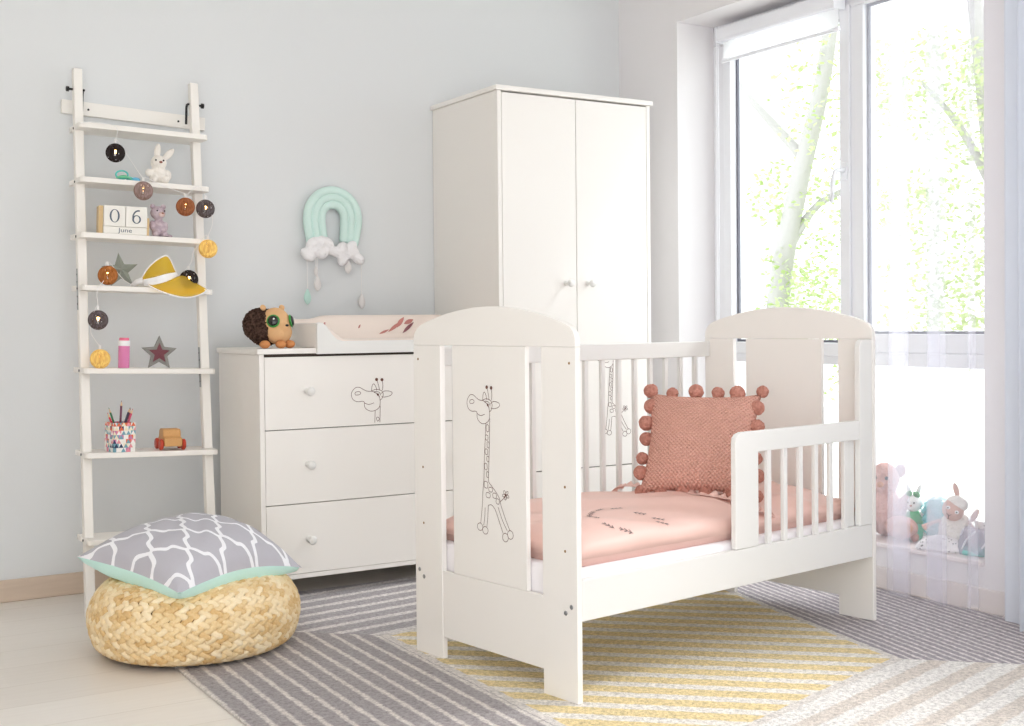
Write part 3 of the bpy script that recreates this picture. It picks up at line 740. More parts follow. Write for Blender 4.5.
for (rx, rz, zl, k1, k2) in ((.106, .105, -.105, .88, .84), (.077, .078, -.100, .86, .86), (.048, .050, -.095, .80, .92)):
    P = arch_pts(rx, rz, zl, k1, k2)
    P = catmull([P[0]] + [P[1]*1 - Vector((0, 0, .03))] + P[1:-1:3] + [P[-2] - Vector((0, 0, .03))] + [P[-1]], 5)
    P = [Vector((p.x+.002, p.y, p.z)) for p in P]
    MB().tube(P, .0168, 12).build('rainbow_arc', MINT, rb, smooth=True)
for cl in ([(-.088,-.105,.024,.5),(-.112,-.150,.024,-.6),(-.086,-.132,.022,.3),(-.057,-.105,.022,1.4),(-.048,-.140,.022,.9),(-.028,-.103,.02,-.8)],
           [(-.008,-.132,.02,0),(.028,-.128,.024,1.2),(.034,-.160,.023,1.3),(.068,-.118,.022,.9),(.074,-.140,.021,.4),(.098,-.160,.022,-.7),(.012,-.138,.02,.2)]):
    mb = MB()
    for x, z, r, a in cl: mb.ell((x, -.050, z), (r*1.45, r*.95, r*.95), RY(-a))
    remesh(mb.build('cloud', PUFF, rb), .005, 2)
def drop(x, ztop, zdrop, m, L=.066, r=.0155):
    P = [(0, L)]
    s = MB().tube([(x, -.045, ztop), (x, -.045, zdrop+L-.004)], .0014, 6).build('string', CORDW, rb)
    prof = []
    for i in range(13):
        t = i/12; prof.append((r*sin(PI*t)**.8*(1-.62*t)*1.35 if 0 < t < 1 else 0, L*t))
    MB().lathe(prof, 14, Matrix.Translation((x, -.045, zdrop)) @ Matrix.Diagonal((1, .55, 1, 1))).build('raindrop', m, rb, smooth=True)
drop(-.114, -.17, -.344, MINTD); drop(-.072, -.16, -.292, GREYFELT); drop(-.078, -.15, -.235, GREYFELT, .045, .009); drop(.058, -.17, -.222, GREYFELT, .058); drop(.115, -.17, -.362, GREYFELT, .066)
# ================================================================== LADDER SHELF
TILT, TANL = .0321, .1849
LX, LY = 1.1315-.0321, 4.43-1.9*TANL
lad = thing('ladder_shelf', 'white wooden ladder shelf leaning against the grey wall', 'shelf', (LX, LY, 0), (0, TILT, 0))
HWD = .2195
yr = lambda z: z*TANL
for s in (-1, 1):
    x0, x1 = (-HWD, -HWD+.030) if s < 0 else (HWD-.030, HWD)
    zb = (x0*TILT)+FZ+.001 if s < 0 else (x0*TILT)+FZ+.002; ztp = 1.832
    mb = MB(); D = .033
    mb.add([(x0, yr(zb), zb), (x1, yr(zb), zb), (x1, yr(zb)+D, zb), (x0, yr(zb)+D, zb), (x0, yr(ztp), ztp), (x1, yr(ztp), ztp), (x1, yr(ztp)+D, ztp), (x0, yr(ztp)+D, ztp)],
           [(0,3,2,1),(4,5,6,7),(0,1,5,4),(1,2,6,5),(2,3,7,6),(3,0,4,7)])
    rail = mb.build('rail', LADDERWHITE, lad, bevel=.003)
    for z in (1.6276, 1.4397, 1.2503, 1.0726, .7962, .5197, .243):
        xx = x0-.0008 if s < 0 else x1+.0008
        MB().lathe([(.004, 0), (.0042, .002), (0, .0022)], 10, Matrix.Translation((xx, yr(z-.01)+.016, z-.010)) @ Matrix.Rotation(-s*-PI/2, 4, 'Y')).build('bolt', DARK, rail)
    zj = 1.06 if s < 0 else .80
    jp = MB()
    xj = x0-.001 if s < 0 else x0-.001
    jp.add([(xj, yr(zj-.07)+.010, zj-.07), (xj, yr(zj-.07)+.026, zj-.07), (xj, yr(zj+.07)+.026, zj+.07), (xj, yr(zj+.07)+.010, zj+.07),
            (xj+.001, yr(zj-.07)+.010, zj-.07), (xj+.001, yr(zj-.07)+.026, zj-.07), (xj+.001, yr(zj+.07)+.026, zj+.07), (xj+.001, yr(zj+.07)+.010, zj+.07)],
           [(0,1,2,3),(7,6,5,4),(0,4,5,1),(1,5,6,2),(2,6,7,3),(3,7,4,0)])
    jo = jp.build('joint_plate', METAL, rail)
    for k in (-.05, -.025, .025, .05):
        MB().lathe([(.0032, 0), (.0032, .0008), (0, .001)], 8, Matrix.Translation((xj, yr(zj+k)+.018, zj+k)) @ Matrix.Rotation(-PI/2, 4, 'Y')).build('screw', DARK, jo)
    # knob that holds the ladder to the board on the wall
    kz = 1.757 if s < 0 else 1.752
    xo = x0 if s < 0 else x1
    MB().tube([(xo, yr(kz)+.018, kz), (xo+s*.012, yr(kz)+.018, kz), (xo+s*.013, yr(kz)+.018, kz), (xo+s*.022, yr(kz)+.018, kz)], [.004, .004, .0095, .009], 8).build('clamp_knob', DARK, rail)
    hx = x1+.006 if s < 0 else x0-.006
    MB().tube([(hx, yr(kz)+.012, kz), (hx, yr(kz)+.030, kz), (hx, yr(kz)+.036, kz-.01), (hx, yr(kz)+.036, kz-.07)], .0045, 8).build('hook', DARK, rail)
SHZ = [1.6276, 1.4397, 1.2503, 1.0726, .7962, .5197, .243]
SHF = [.085, .080, .075, .070, .064, .058, .058]
for z, pf in zip(SHZ, SHF):
    y = yr(z); y0, y1 = y-pf, y-.0045; y2, y3 = y+.034, y+.034+(.040 if z > 1.5 else .062)
    r = .016; X = HWD+.003; N = HWD-.0305
    P = [(-X+r, y0), (X-r, y0)] + [(X-r+r*sin(a), y0+r-r*cos(a)) for a in (.5, 1.05)] + [(X, y0+r), (X, y1), (N, y1), (N, y2), (X, y2), (X, y3), (-X, y3), (-X, y2), (-N, y2), (-N, y1), (-X, y1), (-X, y0+r)] + [(-X+r-r*sin(a), y0+r-r*cos(a)) for a in (1.05, .5)]
    MB().prism(P, XYZ, z-.018, z).build('shelf_board', LADDERWHITE, lad, bevel=.002)
bd_ = thing('mounting_board', 'white board screwed to the grey wall behind the top of the ladder shelf', 'board', (1.165, YW-.001, 1.70), (0, .05, 0))
mbo = MB().box((-.255, -.019, -.024), (.255, 0, .024)).build('plank', LADDERWHITE, bd_, bevel=.002)
for x in (-.165, .155): MB().lathe([(.004, 0), (.004, .0015), (0, .002)], 10, Matrix.Translation((x, -.019, -.002)) @ Matrix.Rotation(PI/2, 4, 'X')).build('screw', DARK, mbo)

LM = Matrix.Translation((LX, LY, 0)) @ Matrix.Rotation(TILT, 4, 'Y')
def shelf_at(i, X, dy):
    """world point on shelf i (0 = top) at world x and dy from the rail front (negative = to the front)"""
    z = SHZ[i]; lx = (X-LX-z*sin(TILT))/cos(TILT)
    return LM @ Vector((lx, yr(z)+dy, z+.0006))
def on_shelf(name, label, cat, i, X, dy=-.02, rz=0.0, group=None):
    o = thing(name, label, cat, shelf_at(i, X, dy), group=group)
    o.rotation_euler = (Matrix.Rotation(TILT, 4, 'Y') @ Matrix.Rotation(rz, 4, 'Z')).to_euler(); return o

# string of cotton ball lights
def ball_mat(name, col, glow, solid, tl=.2):
    m = bpy.data.materials.new(name); m.use_nodes = True; g = NG(m); g.n.clear(); x, y, z, v = g.xyz()
    o = g.node('ShaderNodeOutputMaterial'); d = g.node('ShaderNodeBsdfDiffuse'); q = g.node('ShaderNodeBsdfTranslucent'); t = g.node('ShaderNodeBsdfTransparent')
    a = g.node('ShaderNodeMixShader'); b = g.node('ShaderNodeMixShader')
    d.inputs[0].default_value = srgb(*col); q.inputs[0].default_value = srgb(*glow); a.inputs[0].default_value = tl
    def thr(sc, ax):
        mp = g.node('ShaderNodeMapping'); mp.inputs['Rotation'].default_value = ax; mp.inputs['Scale'].default_value = (sc, sc, sc*.12); g.l.new(v, mp.inputs[0])
        return g.noise(mp.outputs[0], 1, 1)
    f1 = g.m('MAXIMUM', thr(150, (0, 0, 0)), thr(150, (1.2, .4, 0))); f1 = g.m('MAXIMUM', f1, thr(150, (.5, 1.3, .8)))
    hole = g.m('LESS_THAN', f1, solid)
    cr_ = g.node('ShaderNodeMapRange'); cr_.inputs[1].default_value = .42; cr_.inputs[2].default_value = .72; g.l.new(f1, cr_.inputs[0])
    cc = srgb(*col); g.l.new(g.mix(cr_.outputs[0], tuple(c*.45 for c in cc[:3])+(1,), tuple(min(1, c*1.5) for c in cc[:3])+(1,)), d.inputs[0])
    g.l.new(g.bump(f1, .8, .002), d.inputs['Normal'])
    g.l.new(d.outputs[0], a.inputs[1]); g.l.new(q.outputs[0], a.inputs[2])
    g.l.new(hole, b.inputs[0]); g.l.new(a.outputs[0], b.inputs[1]); g.l.new(t.outputs[0], b.inputs[2]); g.l.new(b.outputs[0], o.inputs[0])
    return m
BULB = bpy.data.materials.new('warm_bulb'); BULB.use_nodes = True
_p = BULB.node_tree.nodes['Principled BSDF']; _p.inputs['Emission Color'].default_value = (1, .55, .18, 1); _p.inputs['Emission Strength'].default_value = 7
BM_ = {'black': ball_mat('black_thread_ball', (50, 48, 50), (120, 90, 60), .50, .08), 'mauve': ball_mat('mauve_thread_ball', (138, 128, 132), (220, 190, 165), .47), 'brown': ball_mat('brown_thread_ball', (146, 100, 74), (220, 150, 100), .47),
       'grey': ball_mat('grey_thread_ball', (92, 88, 92), (170, 140, 120), .50, .1), 'yellow': ball_mat('yellow_thread_ball', (248, 212, 140), (255, 216, 140), .40, .4), 'copper': ball_mat('copper_thread_ball', (160, 108, 66), (220, 160, 90), .47)}
sl = thing('string_lights', 'string of round thread ball lights draped down the ladder shelf', 'string lights', (1.046, 4.295, 1.60))
O = Vector(sl.location)
balls = [((1.046, 4.290, 1.534), 'black'), ((1.130, 4.255, 1.405), 'mauve'), ((1.275, 4.255, 1.356), 'brown'), ((1.346, 4.255, 1.352), 'grey'), ((1.344, 4.225, 1.209), 'yellow'),
         ((.998, 4.222, 1.1115), 'copper'), ((1.275, 4.228, 1.1015), 'black'), ((.950, 4.160, .961), 'grey'), ((.957, 4.170, .832), 'yellow')]
for c, k in balls:
    c = Vector(c)-O; r = .0325 if k != 'black' or True else .03
    q = MB().ell((0, 0, 0), r, None, 28, 18).build('lamp_ball', BM_[k], sl, smooth=True, loc=c)
    MB().ell((0, 0, .004), .0062, None, 10, 8).build('bulb', BULB, q, smooth=True)
    MB().tube([(0, 0, .030), (0, 0, .046)], .0042, 8).build('socket', CORDW, q)
cp = [(.93, 4.30, 1.628), (.97, 4.27, 1.63), (1.046, 4.272, 1.62), (1.046, 4.285, 1.575), (1.055, 4.290, 1.575), (1.10, 4.275, 1.50), (1.128, 4.255, 1.45), (1.14, 4.255, 1.450), (1.20, 4.257, 1.425), (1.275, 4.257, 1.402), (1.285, 4.257, 1.402), (1.32, 4.25, 1.43), (1.346, 4.257, 1.40),
      (1.352, 4.252, 1.39), (1.365, 4.235, 1.31), (1.344, 4.225, 1.255), (1.335, 4.23, 1.255), (1.30, 4.25, 1.20), (1.278, 4.235, 1.148), (1.20, 4.262, 1.085), (1.08, 4.262, 1.085), (1.0, 4.225, 1.158), (.985, 4.21, 1.10), (.95, 4.165, 1.06), (.95, 4.160, 1.006), (.943, 4.163, 1.0), (.925, 4.160, .93), (.945, 4.168, .89), (.957, 4.170, .877)]
MB().tube([Vector(p)-O for p in catmull(cp, 5)], .0012, 6).build('cord', CORDW, sl, smooth=True)

# white bunny on the second shelf
WPL = mat('cream_plush', (240, 234, 226), .95, .05, bump=(170, .6, .005)); NOSEB = mat('brown_nose', (150, 92, 76), .7)
bn = on_shelf('rabbit_plush', 'small cream plush rabbit with long ears sitting on the upper shelf of the ladder', 'plush toy', 1, 1.197, -.03, -.1)
mb = MB(); mb.ell((0, 0, .030), (.033, .028, .034)); mb.ell((0, -.003, .074), (.028, .026, .027)); mb.ell((-.034, -.014, .036), (.014, .012, .014)); mb.ell((.03, -.012, .030), (.014, .012, .02)); mb.ell((-.02, -.026, .012), (.014, .018, .013)); mb.ell((.02, -.026, .012), (.014, .018, .013)); mb.ell((0, -.022, .068), (.015, .010, .012))
remesh(mb.build('body', WPL, bn), .0035, 3)
for x, a, z in ((-.004, .12, .114), (.034, .72, .106)): MB().ell((x, 0, z), (.0115, .007, .028), RY(a)).build('ear', WPL, bn, smooth=True)
for x in (-.013, .013): MB().ell((x, -.026, .080), .0033).build('eye', BLACK, bn, smooth=True)
MB().ell((.003, -.033, .073), (.006, .004, .004)).build('nose', NOSEB, bn, smooth=True)

AQUA = mat('aqua_silicone', (92, 206, 198), .3, .5); SEAG = mat('sea_green_plastic', (120, 210, 160), .3, .5); BLUEP = mat('light_blue_plastic', (110, 190, 226), .3, .5)
pc = on_shelf('pacifier', 'aqua and green baby pacifier lying on the upper shelf of the ladder', 'pacifier', 1, 1.078, -.03, -.2)
MB().grid(20, 8, lambda u, v: ((.026*v)*cos(2*PI*u), (.018*v)*sin(2*PI*u)-.008, .010+.010*(1-v*v)), True).build('shield', SEAG, pc, smooth=True).modifiers.new('solid', 'SOLIDIFY').thickness = .003
MB().tube([(.020*cos(2*PI*i/16)-.006, -.012, .020+.014*sin(2*PI*i/16)) for i in range(16)], .003, 8, True).build('ring', AQUA, pc, smooth=True)
MB().ell((.040, .004, .008), (.016, .010, .008)).build('teat', BLUEP, pc, smooth=True)
MB().ell((.020, 0, .009), (.012, .008, .008)).build('plug', AQUA, pc, smooth=True)

# perpetual calendar
BIRCH = oak_mat('birch_block', (206, 176, 128), (222, 194, 150), 'z', 4); CWHITE = mat('white_block', (238, 235, 228), .6, .2); INK = mat('grey_blue_ink', (88, 100, 116), .8)
ca_ = on_shelf('block_calendar', 'wooden block calendar with white cubes reading 06 June on the ladder shelf', 'calendar', 2, 1.066, -.035, -.10)
MB().box((-.086, -.026, 0), (-.072, .034, .094)).build('side_panel', BIRCH, ca_, bevel=.001)
MB().box((.072, -.026, 0), (.080, .034, .060)).build('side_panel', BIRCH, ca_, bevel=.001)
MB().box((-.0715, .026, 0), (.0715, .034, .094)).build('back_panel', BIRCH, ca_, bevel=.001)
bar = MB().box((-.0712, -.034, 0), (.0712, .0, .0245)).build('month_bar', CWHITE, ca_, bevel=.001)
c0 = MB().box((-.0712, -.038, .0252), (-.0008, .025, .0955)).build('cube', CWHITE, ca_, bevel=.0015)
c6 = MB().box((.0008, -.038, .0252), (.0712, .025, .0955)).build('cube', CWHITE, ca_, bevel=.0015)
Y0 = -.0386
mb = MB(); fn = lambda u, v: (u, Y0, v)
n = 28
P0 = [(-.036+.0165*cos(2*PI*i/n), .0605+.0225*sin(2*PI*i/n)) for i in range(n)]
P1 = [(-.036+.0105*cos(2*PI*i/n), .0605+.0207*sin(2*PI*i/n)) for i in range(n)]
mb.add([fn(*p) for p in P0]+[fn(*p) for p in P1], [(i, (i+1) % n, n+(i+1) % n, n+i) for i in range(n)]); mb.build('numeral', INK, c0)
mb = MB(); cx, cz = .036, .052
P0 = [(cx+.0145*cos(2*PI*i/n), cz+.0145*sin(2*PI*i/n)) for i in range(n)]; P1 = [(cx+.0088*cos(2*PI*i/n), cz+.0118*sin(2*PI*i/n)) for i in range(n)]
mb.add([fn(*p) for p in P0]+[fn(*p) for p in P1], [(i, (i+1) % n, n+(i+1) % n, n+i) for i in range(n)])
mb.stroke(catmull([(cx-.0118, cz+.001), (cx-.0112, cz+.014), (cx-.004, cz+.026), (cx+.006, cz+.030), (cx+.010, cz+.0285)], 4), .0048, fn); mb.build('numeral', INK, c6)
def lettering(body, size, m, parent, M):
    cu_ = bpy.data.curves.new('lettering', 'FONT'); cu_.body = body; cu_.size = size; cu_.align_x = 'CENTER'
    tmp = bpy.data.objects.new('lettering', cu_); COL.objects.link(tmp)
    me = bpy.data.meshes.new_from_object(tmp.evaluated_get(bpy.context.evaluated_depsgraph_get()))
    bpy.data.objects.remove(tmp); bpy.data.curves.remove(cu_)
    me.transform(M); me.materials.clear(); me.materials.append(m)
    o = bpy.data.objects.new('lettering', me); COL.objects.link(o); o.parent = parent; return o
lettering('June', .021, INK, bar, Matrix.Translation((0, -.0345, .0065)) @ Matrix.Rotation(PI/2, 4, 'X') @ Matrix.Diagonal((1.25, 1, 1, 1)))

LILAC = mat('lilac_plush', (206, 190, 196), .95, .05, bump=(150, .7, .005), var=(60, (182, 164, 174), .1)); LILACP = mat('pale_muzzle', (220, 196, 190), .9)
tb_ = on_shelf('teddy_bear', 'small lilac plush teddy bear sitting beside the block calendar', 'plush toy', 2, 1.186, -.03, -.1)
mb = MB(); mb.ell((0, 0, .030), (.025, .023, .034)); mb.ell((-.004, -.003, .084), (.026, .024, .024)); mb.ell((-.024, -.008, .040), (.010, .010, .018)); mb.ell((.022, -.010, .036), (.009, .010, .018)); mb.ell((-.014, -.022, .010), (.012, .018, .011)); mb.ell((.016, -.020, .010), (.013, .018, .011)); mb.ell((.036, -.006, .005), (.012, .010, .006))
remesh(mb.build('body', LILAC, tb_), .0035, 3)
for x in (-.022, .014): MB().ell((x, -.002, .106), (.009, .006, .009)).build('ear', LILAC, tb_, smooth=True)
MB().ell((.006, -.024, .078), (.011, .008, .009)).build('muzzle', LILACP, tb_, smooth=True)
MB().ell((.008, -.031, .081), (.004, .003, .003)).build('nose', NOSEB, tb_, smooth=True)
for x in (-.010, .015): MB().ell((x, -.025, .090), .0028).build('eye', BLACK, tb_, smooth=True)

# stars
SAGE = mat('sage_metal', (156, 162, 152), .35, .5, Metallic=.25); SILV = mat('antique_silver', (138, 136, 130), .5, .4); WINE = mat('wine_glitter', (122, 62, 72), .5, .5, bump=(300, .8, .003))
def starpts(R, r, a0=PI/2): return [((R if k % 2 == 0 else r)*cos(a0+k*PI/5), (R if k % 2 == 0 else r)*sin(a0+k*PI/5)) for k in range(10)]
s1 = on_shelf('star_ornament', 'sage green faceted star leaning behind a copper light ball on the ladder shelf', 'ornament', 3, 1.055, .012, -.1)
mb = MB(); P = starpts(.064, .027, PI/2+.10)
vs = [(a, 0, b+.056) for a, b in P] + [(0, -.024, .056), (0, .012, .056)]
mb.add(vs, [(k, (k+1) % 10, 10) for k in range(10)] + [((k+1) % 10, k, 11) for k in range(10)])
st1 = mb.build('star', SAGE, s1); st1.rotation_euler = (-.12, 0, 0)
s2 = on_shelf('star_ornament', 'grey star with a dark red glittery centre standing on the ladder shelf', 'ornament', 4, 1.160, -.02, -.15)
P = [(a*.062, b*.062) for a, b in starpts(1, .46)]
zmin = min(b for a, b in P)
P2 = P[:4] + [P[4]] + [P[5]] + [P[6]] + P[7:]
mb = MB(); mb.prism([(a, b-zmin) for a, b in P2], lambda a, b, d: (a, d, b), -.008, .008); so_ = mb.build('star', SILV, s2, bevel=.0025)
mb = MB(); Q = starpts(.036, .017)
mb.add([(a, -.0085, b-zmin) for a, b in Q] + [(0, -.0125, -zmin)], [(k, (k+1) % 10, 10) for k in range(10)]); mb.build('red_star', WINE, s2)
mb = MB(); mb.tube([(a*1.08, -.0092, b*1.08-zmin) for a, b in Q], .0022, 6, True); mb.build('rim', SILV, s2)

# sun visor
YEL = bpy.data.materials.new('clear_yellow_plastic'); YEL.use_nodes = True; g = NG(YEL); g.n.clear()
o_ = g.node('ShaderNodeOutputMaterial'); t_ = g.node('ShaderNodeBsdfTransparent'); d_ = g.node('ShaderNodeBsdfDiffuse'); q_ = g.node('ShaderNodeBsdfTranslucent'); a_ = g.node('ShaderNodeMixShader'); b_ = g.node('ShaderNodeMixShader'); c_ = g.node('ShaderNodeMixShader'); gl_ = g.node('ShaderNodeBsdfGlossy')
t_.inputs[0].default_value = srgb(255, 236, 140); d_.inputs[0].default_value = srgb(255, 226, 90); q_.inputs[0].default_value = srgb(255, 226, 100); gl_.inputs['Roughness'].default_value = .1
a_.inputs[0].default_value = .5; b_.inputs[0].default_value = .66; c_.inputs[0].default_value = .05
g.l.new(d_.outputs[0], a_.inputs[1]); g.l.new(q_.outputs[0], a_.inputs[2]); g.l.new(a_.outputs[0], b_.inputs[1]); g.l.new(t_.outputs[0], b_.inputs[2]); g.l.new(b_.outputs[0], c_.inputs[1]); g.l.new(gl_.outputs[0], c_.inputs[2]); g.l.new(c_.outputs[0], o_.inputs[0])
vi = on_shelf('sun_visor', 'clear yellow plastic sun visor with a white headband hanging over the shelf edge', 'visor', 3, 1.185, -.02)
VX = lambda px, py: ((px-160)*.00365, -(py-286.5)*.00345)
def vlerp(P, u):
    k = u*(len(P)-1); i = min(len(P)-2, int(k)); t = k-i; return (P[i][0]+(P[i+1][0]-P[i][0])*t, P[i][1]+(P[i+1][1]-P[i][1])*t)
TOPO = [VX(*p) for p in catmull([(141,278),(147,267),(155,258.5),(163,254),(167,257),(170,263),(173,270)], 5)]
BTOP = [VX(*p) for p in catmull([(141,279),(150,276.5),(160,273),(173,270)], 8)]
BBOT = [VX(*p) for p in catmull([(143,286),(152,283.5),(163,279.5),(175,274)], 8)]
BRIM = [VX(*p) for p in catmull([(144,284),(152,289.5),(165,294.5),(178,296),(191,293),(202,287)], 6)]
BIN = [VX(*p) for p in catmull([(144,284),(152,283),(163,279.5),(175,274),(188,280),(202,287)], 6)]
yb = lambda u: -.022-.040*sin(PI*u)
def sheet(A, B, ya, yc, nm, m):
    mb = MB(); mb.grid(24, 8, lambda u, v: (lambda a, b: (a[0]+(b[0]-a[0])*v, ya(u)+(yc(u)-ya(u))*v, a[1]+(b[1]-a[1])*v))(vlerp(A, u), vlerp(B, u)))
    o = mb.build(nm, m, vi, smooth=True); q = o.modifiers.new('solid', 'SOLIDIFY'); q.thickness = .0012; return o
ytop = lambda u: -.010-.006*sin(PI*u); ybrim = lambda u: -.040-.050*sin(PI*u)
sheet(BTOP, TOPO, yb, ytop, 'crown_sheet', YEL); sheet(BIN, BRIM, lambda u: -.035-.030*sin(PI*u), ybrim, 'brim', YEL)
VWHITE = mat('white_terry_band', (246, 245, 246), .9, .1, bump=(200, .5, .003))
sheet(BTOP, BBOT, lambda u: yb(u)-.002, lambda u: yb(u)-.004, 'headband', VWHITE)
MB().tube([(vlerp(TOPO, i/24)[0], ytop(i/24), vlerp(TOPO, i/24)[1]) for i in range(25)], .0028, 6).build('edging', VWHITE, vi, smooth=True)
MB().tube([(vlerp(BRIM, i/24)[0], ybrim(i/24), vlerp(BRIM, i/24)[1]) for i in range(25)], .0028, 6).build('edging', VWHITE, vi, smooth=True)
MB().tube([(VX(141, 280)[0], -.022, VX(141, 280)[1]), (VX(138, 281)[0], .0, VX(138, 281)[1]), (VX(135, 282)[0], .02, .003)], .010, 8).build('band_end', VWHITE, vi, smooth=True)

# pink bottle
PKB = mat('pink_clear_plastic', (252, 164, 212), .15, .5, Transmission_Weight=.45, IOR=1.2); PKC = mat('pink_cap', (240, 120, 150), .4)
bt = on_shelf('bubble_bottle', 'slim pink bottle with a white collar on the ladder shelf', 'bottle', 4, 1.042, -.02)
MB().lathe([(.0, 0), (.0175, 0), (.0185, .003), (.0185, .072), (.0185, .074), (0, .0742)], 24).build('bottle_body', PKB, bt, smooth=True, auto=40)
MB().lathe([(0, .0745), (.0185, .0745), (.0192, .077), (.0192, .090), (.0185, .092), (0, .0922)], 24).build('collar', VWHITE, bt, smooth=True, auto=40)
MB().lathe([(0, .0925), (.0160, .0925), (.0165, .099), (.015, .102), (0, .102)], 24).build('cap', PKC, bt, smooth=True, auto=40)
MB().tube([(0, 0, .012), (0, 0, .055)], .0025, 8).build('wand', mat('purple_wand', (170, 90, 190), .4), bt)

# pencil cup with triangle pattern
def tri_mat():
    m = mat('triangle_print_paper', (240, 236, 230), .6, .2); g = NG(m); x, y, z, v = g.xyz(); p = m.node_tree.nodes['Principled BSDF']
    w_ = g.m('ADD', x, y)
    rr = g.m('DIVIDE', z, .0142); ri = g.m('FLOOR', rr); fr = g.m('FRACT', rr)
    cc = g.m('ADD', g.m('DIVIDE', w_, .0165), g.m('MULTIPLY', ri, .5)); ci = g.m('FLOOR', cc); fc = g.m('FRACT', cc)
    upd = g.m('LESS_THAN', g.m('ABSOLUTE', g.m('SUBTRACT', fc, .5)), g.m('MULTIPLY', g.m('SUBTRACT', 1.0, fr), .5))
    left = g.m('LESS_THAN', fc, .5)
    cb = g.node('ShaderNodeCombineXYZ'); g.put(cb.inputs[0], g.m('ADD', ci, g.m('MULTIPLY', g.m('SUBTRACT', 1.0, upd), g.m('ADD', .31, g.m('MULTIPLY', left, -.0))))); g.put(cb.inputs[1], ri)
    g.put(cb.inputs[2], g.m('MULTIPLY', upd, 3.7))
    wn = g.node('ShaderNodeTexWhiteNoise', noise_dimensions='3D'); g.l.new(cb.outputs[0], wn.inputs['Vector'])
    r = g.node('ShaderNodeValToRGB'); r.color_ramp.interpolation = 'CONSTANT'; e = r.color_ramp.elements
    cols = [(242, 238, 230), (224, 112, 78), (242, 238, 232), (60, 70, 100), (232, 150, 160), (240, 226, 196), (122, 168, 182), (244, 240, 236), (200, 130, 170)]
    e[0].color = srgb(*cols[0]); e[1].position = 1/9; e[1].color = srgb(*cols[1])
    for i in range(2, 9): k = e.new(i/9); k.color = srgb(*cols[i])
    g.l.new(wn.outputs[0], r.inputs[0]); g.l.new(r.outputs[0], p.inputs['Base Color']); return m
pcup = on_shelf('pencil_cup', 'square pencil cup with a colourful triangle pattern on the lowest visible shelf', 'cup', 5, 1.013, -.018, .18)
A_ = .037; HC_ = .097
mb = MB(); mb.box((-A_, -A_, 0), (A_, A_, .003)); t_ = .002
mb.box((-A_, -A_, .003), (A_, -A_+t_, HC_)); mb.box((-A_, A_-t_, .003), (A_, A_, HC_)); mb.box((-A_, -A_+t_, .003), (-A_+t_, A_-t_, HC_)); mb.box((A_-t_, -A_+t_, .003), (A_, A_-t_, HC_))
mb.build('cup_wall', tri_mat(), pcup)
RAWW = mat('raw_pencil_wood', (226, 194, 154), .7)
for nm, col, bx0, tx0, L, lab in (('red', (206, 40, 66), (.010, .0), (-.030, .010), .135, 'red pencil leaning out at the left rim of the pencil cup'), ('green', (40, 110, 70), (.012, .012), (-.020, .018), .148, 'green pencil beside the red one in the pencil cup'),
        ('purple', (110, 50, 78), (.0, .01), (.006, .006), .165, 'tallest plum pencil standing upright in the middle of the pencil cup'), ('navy', (44, 40, 74), (-.014, .0), (.026, .004), .150, 'navy pencil leaning right in the pencil cup'),
        ('wine', (140, 30, 66), (-.010, .012), (.031, .012), .147, 'wine red pencil between the navy and pink ones in the pencil cup'), ('pink', (196, 56, 96), (-.006, -.014), (.034, -.006), .146, 'pink pencil leaning furthest right in the pencil cup')):
    lp_ = shelf_at(5, 1.013, -.018); b0 = Vector((bx0[0], bx0[1], .0045)); d0 = (Vector((tx0[0]-bx0[0], tx0[1]-bx0[1], HC_+.012))).normalized()
    pe = thing('pencil', lab, 'pencil', lp_+b0, d0.to_track_quat('Z', 'Y').to_euler(), 'pencils in the cup')
    m = mat(nm+'_lacquer', col, .35, .5)
    MB().tube([(0, 0, 0), (0, 0, L-.018)], .0036, 6).build('shaft', m, pe)
    MB().tube([(0, 0, L-.018), (0, 0, L-.006)], [.0036, .0014], 6).build('sharpened_cone', RAWW, pe)
    MB().tube([(0, 0, L-.006), (0, 0, L-.0005)], [.0014, .0003], 6).build('lead', m, pe)

# wooden toy car
CARW = oak_mat('toy_car_wood', (196, 142, 86), (222, 174, 116), 'y', 5); REDP = mat('red_wheel_paint', (190, 66, 44), .4, .4)
car = on_shelf('toy_car', 'wooden toy car with red wheels on the lowest visible shelf of the ladder', 'toy car', 5, 1.184, -.01, -.05)
prof = [(-.045, .013), (.055, .013), (.055, .040), (.045, .044), (.040, .066), (.030, .071), (-.010, .071), (-.018, .066), (-.022, .046), (-.045, .042)]
MB().prism(prof, lambda a, b, d: (d, a, b), -.030, .030).build('car_body', CARW, car, bevel=.004)
for y in (-.026, .034):
    MB().tube([(-.036, y, .019), (.036, y, .019)], .003, 8).build('axle', CARW, car)
    for s in (-1, 1):
        MB().lathe([(0, 0), (.016, 0), (.0188, .003), (.0188, .009), (.016, .012), (0, .012)], 22, Matrix.Translation((s*.0315, y, .0192)) @ Matrix.Rotation(s*PI/2, 4, 'Y')).build('wheel', REDP, car, smooth=True, auto=40)

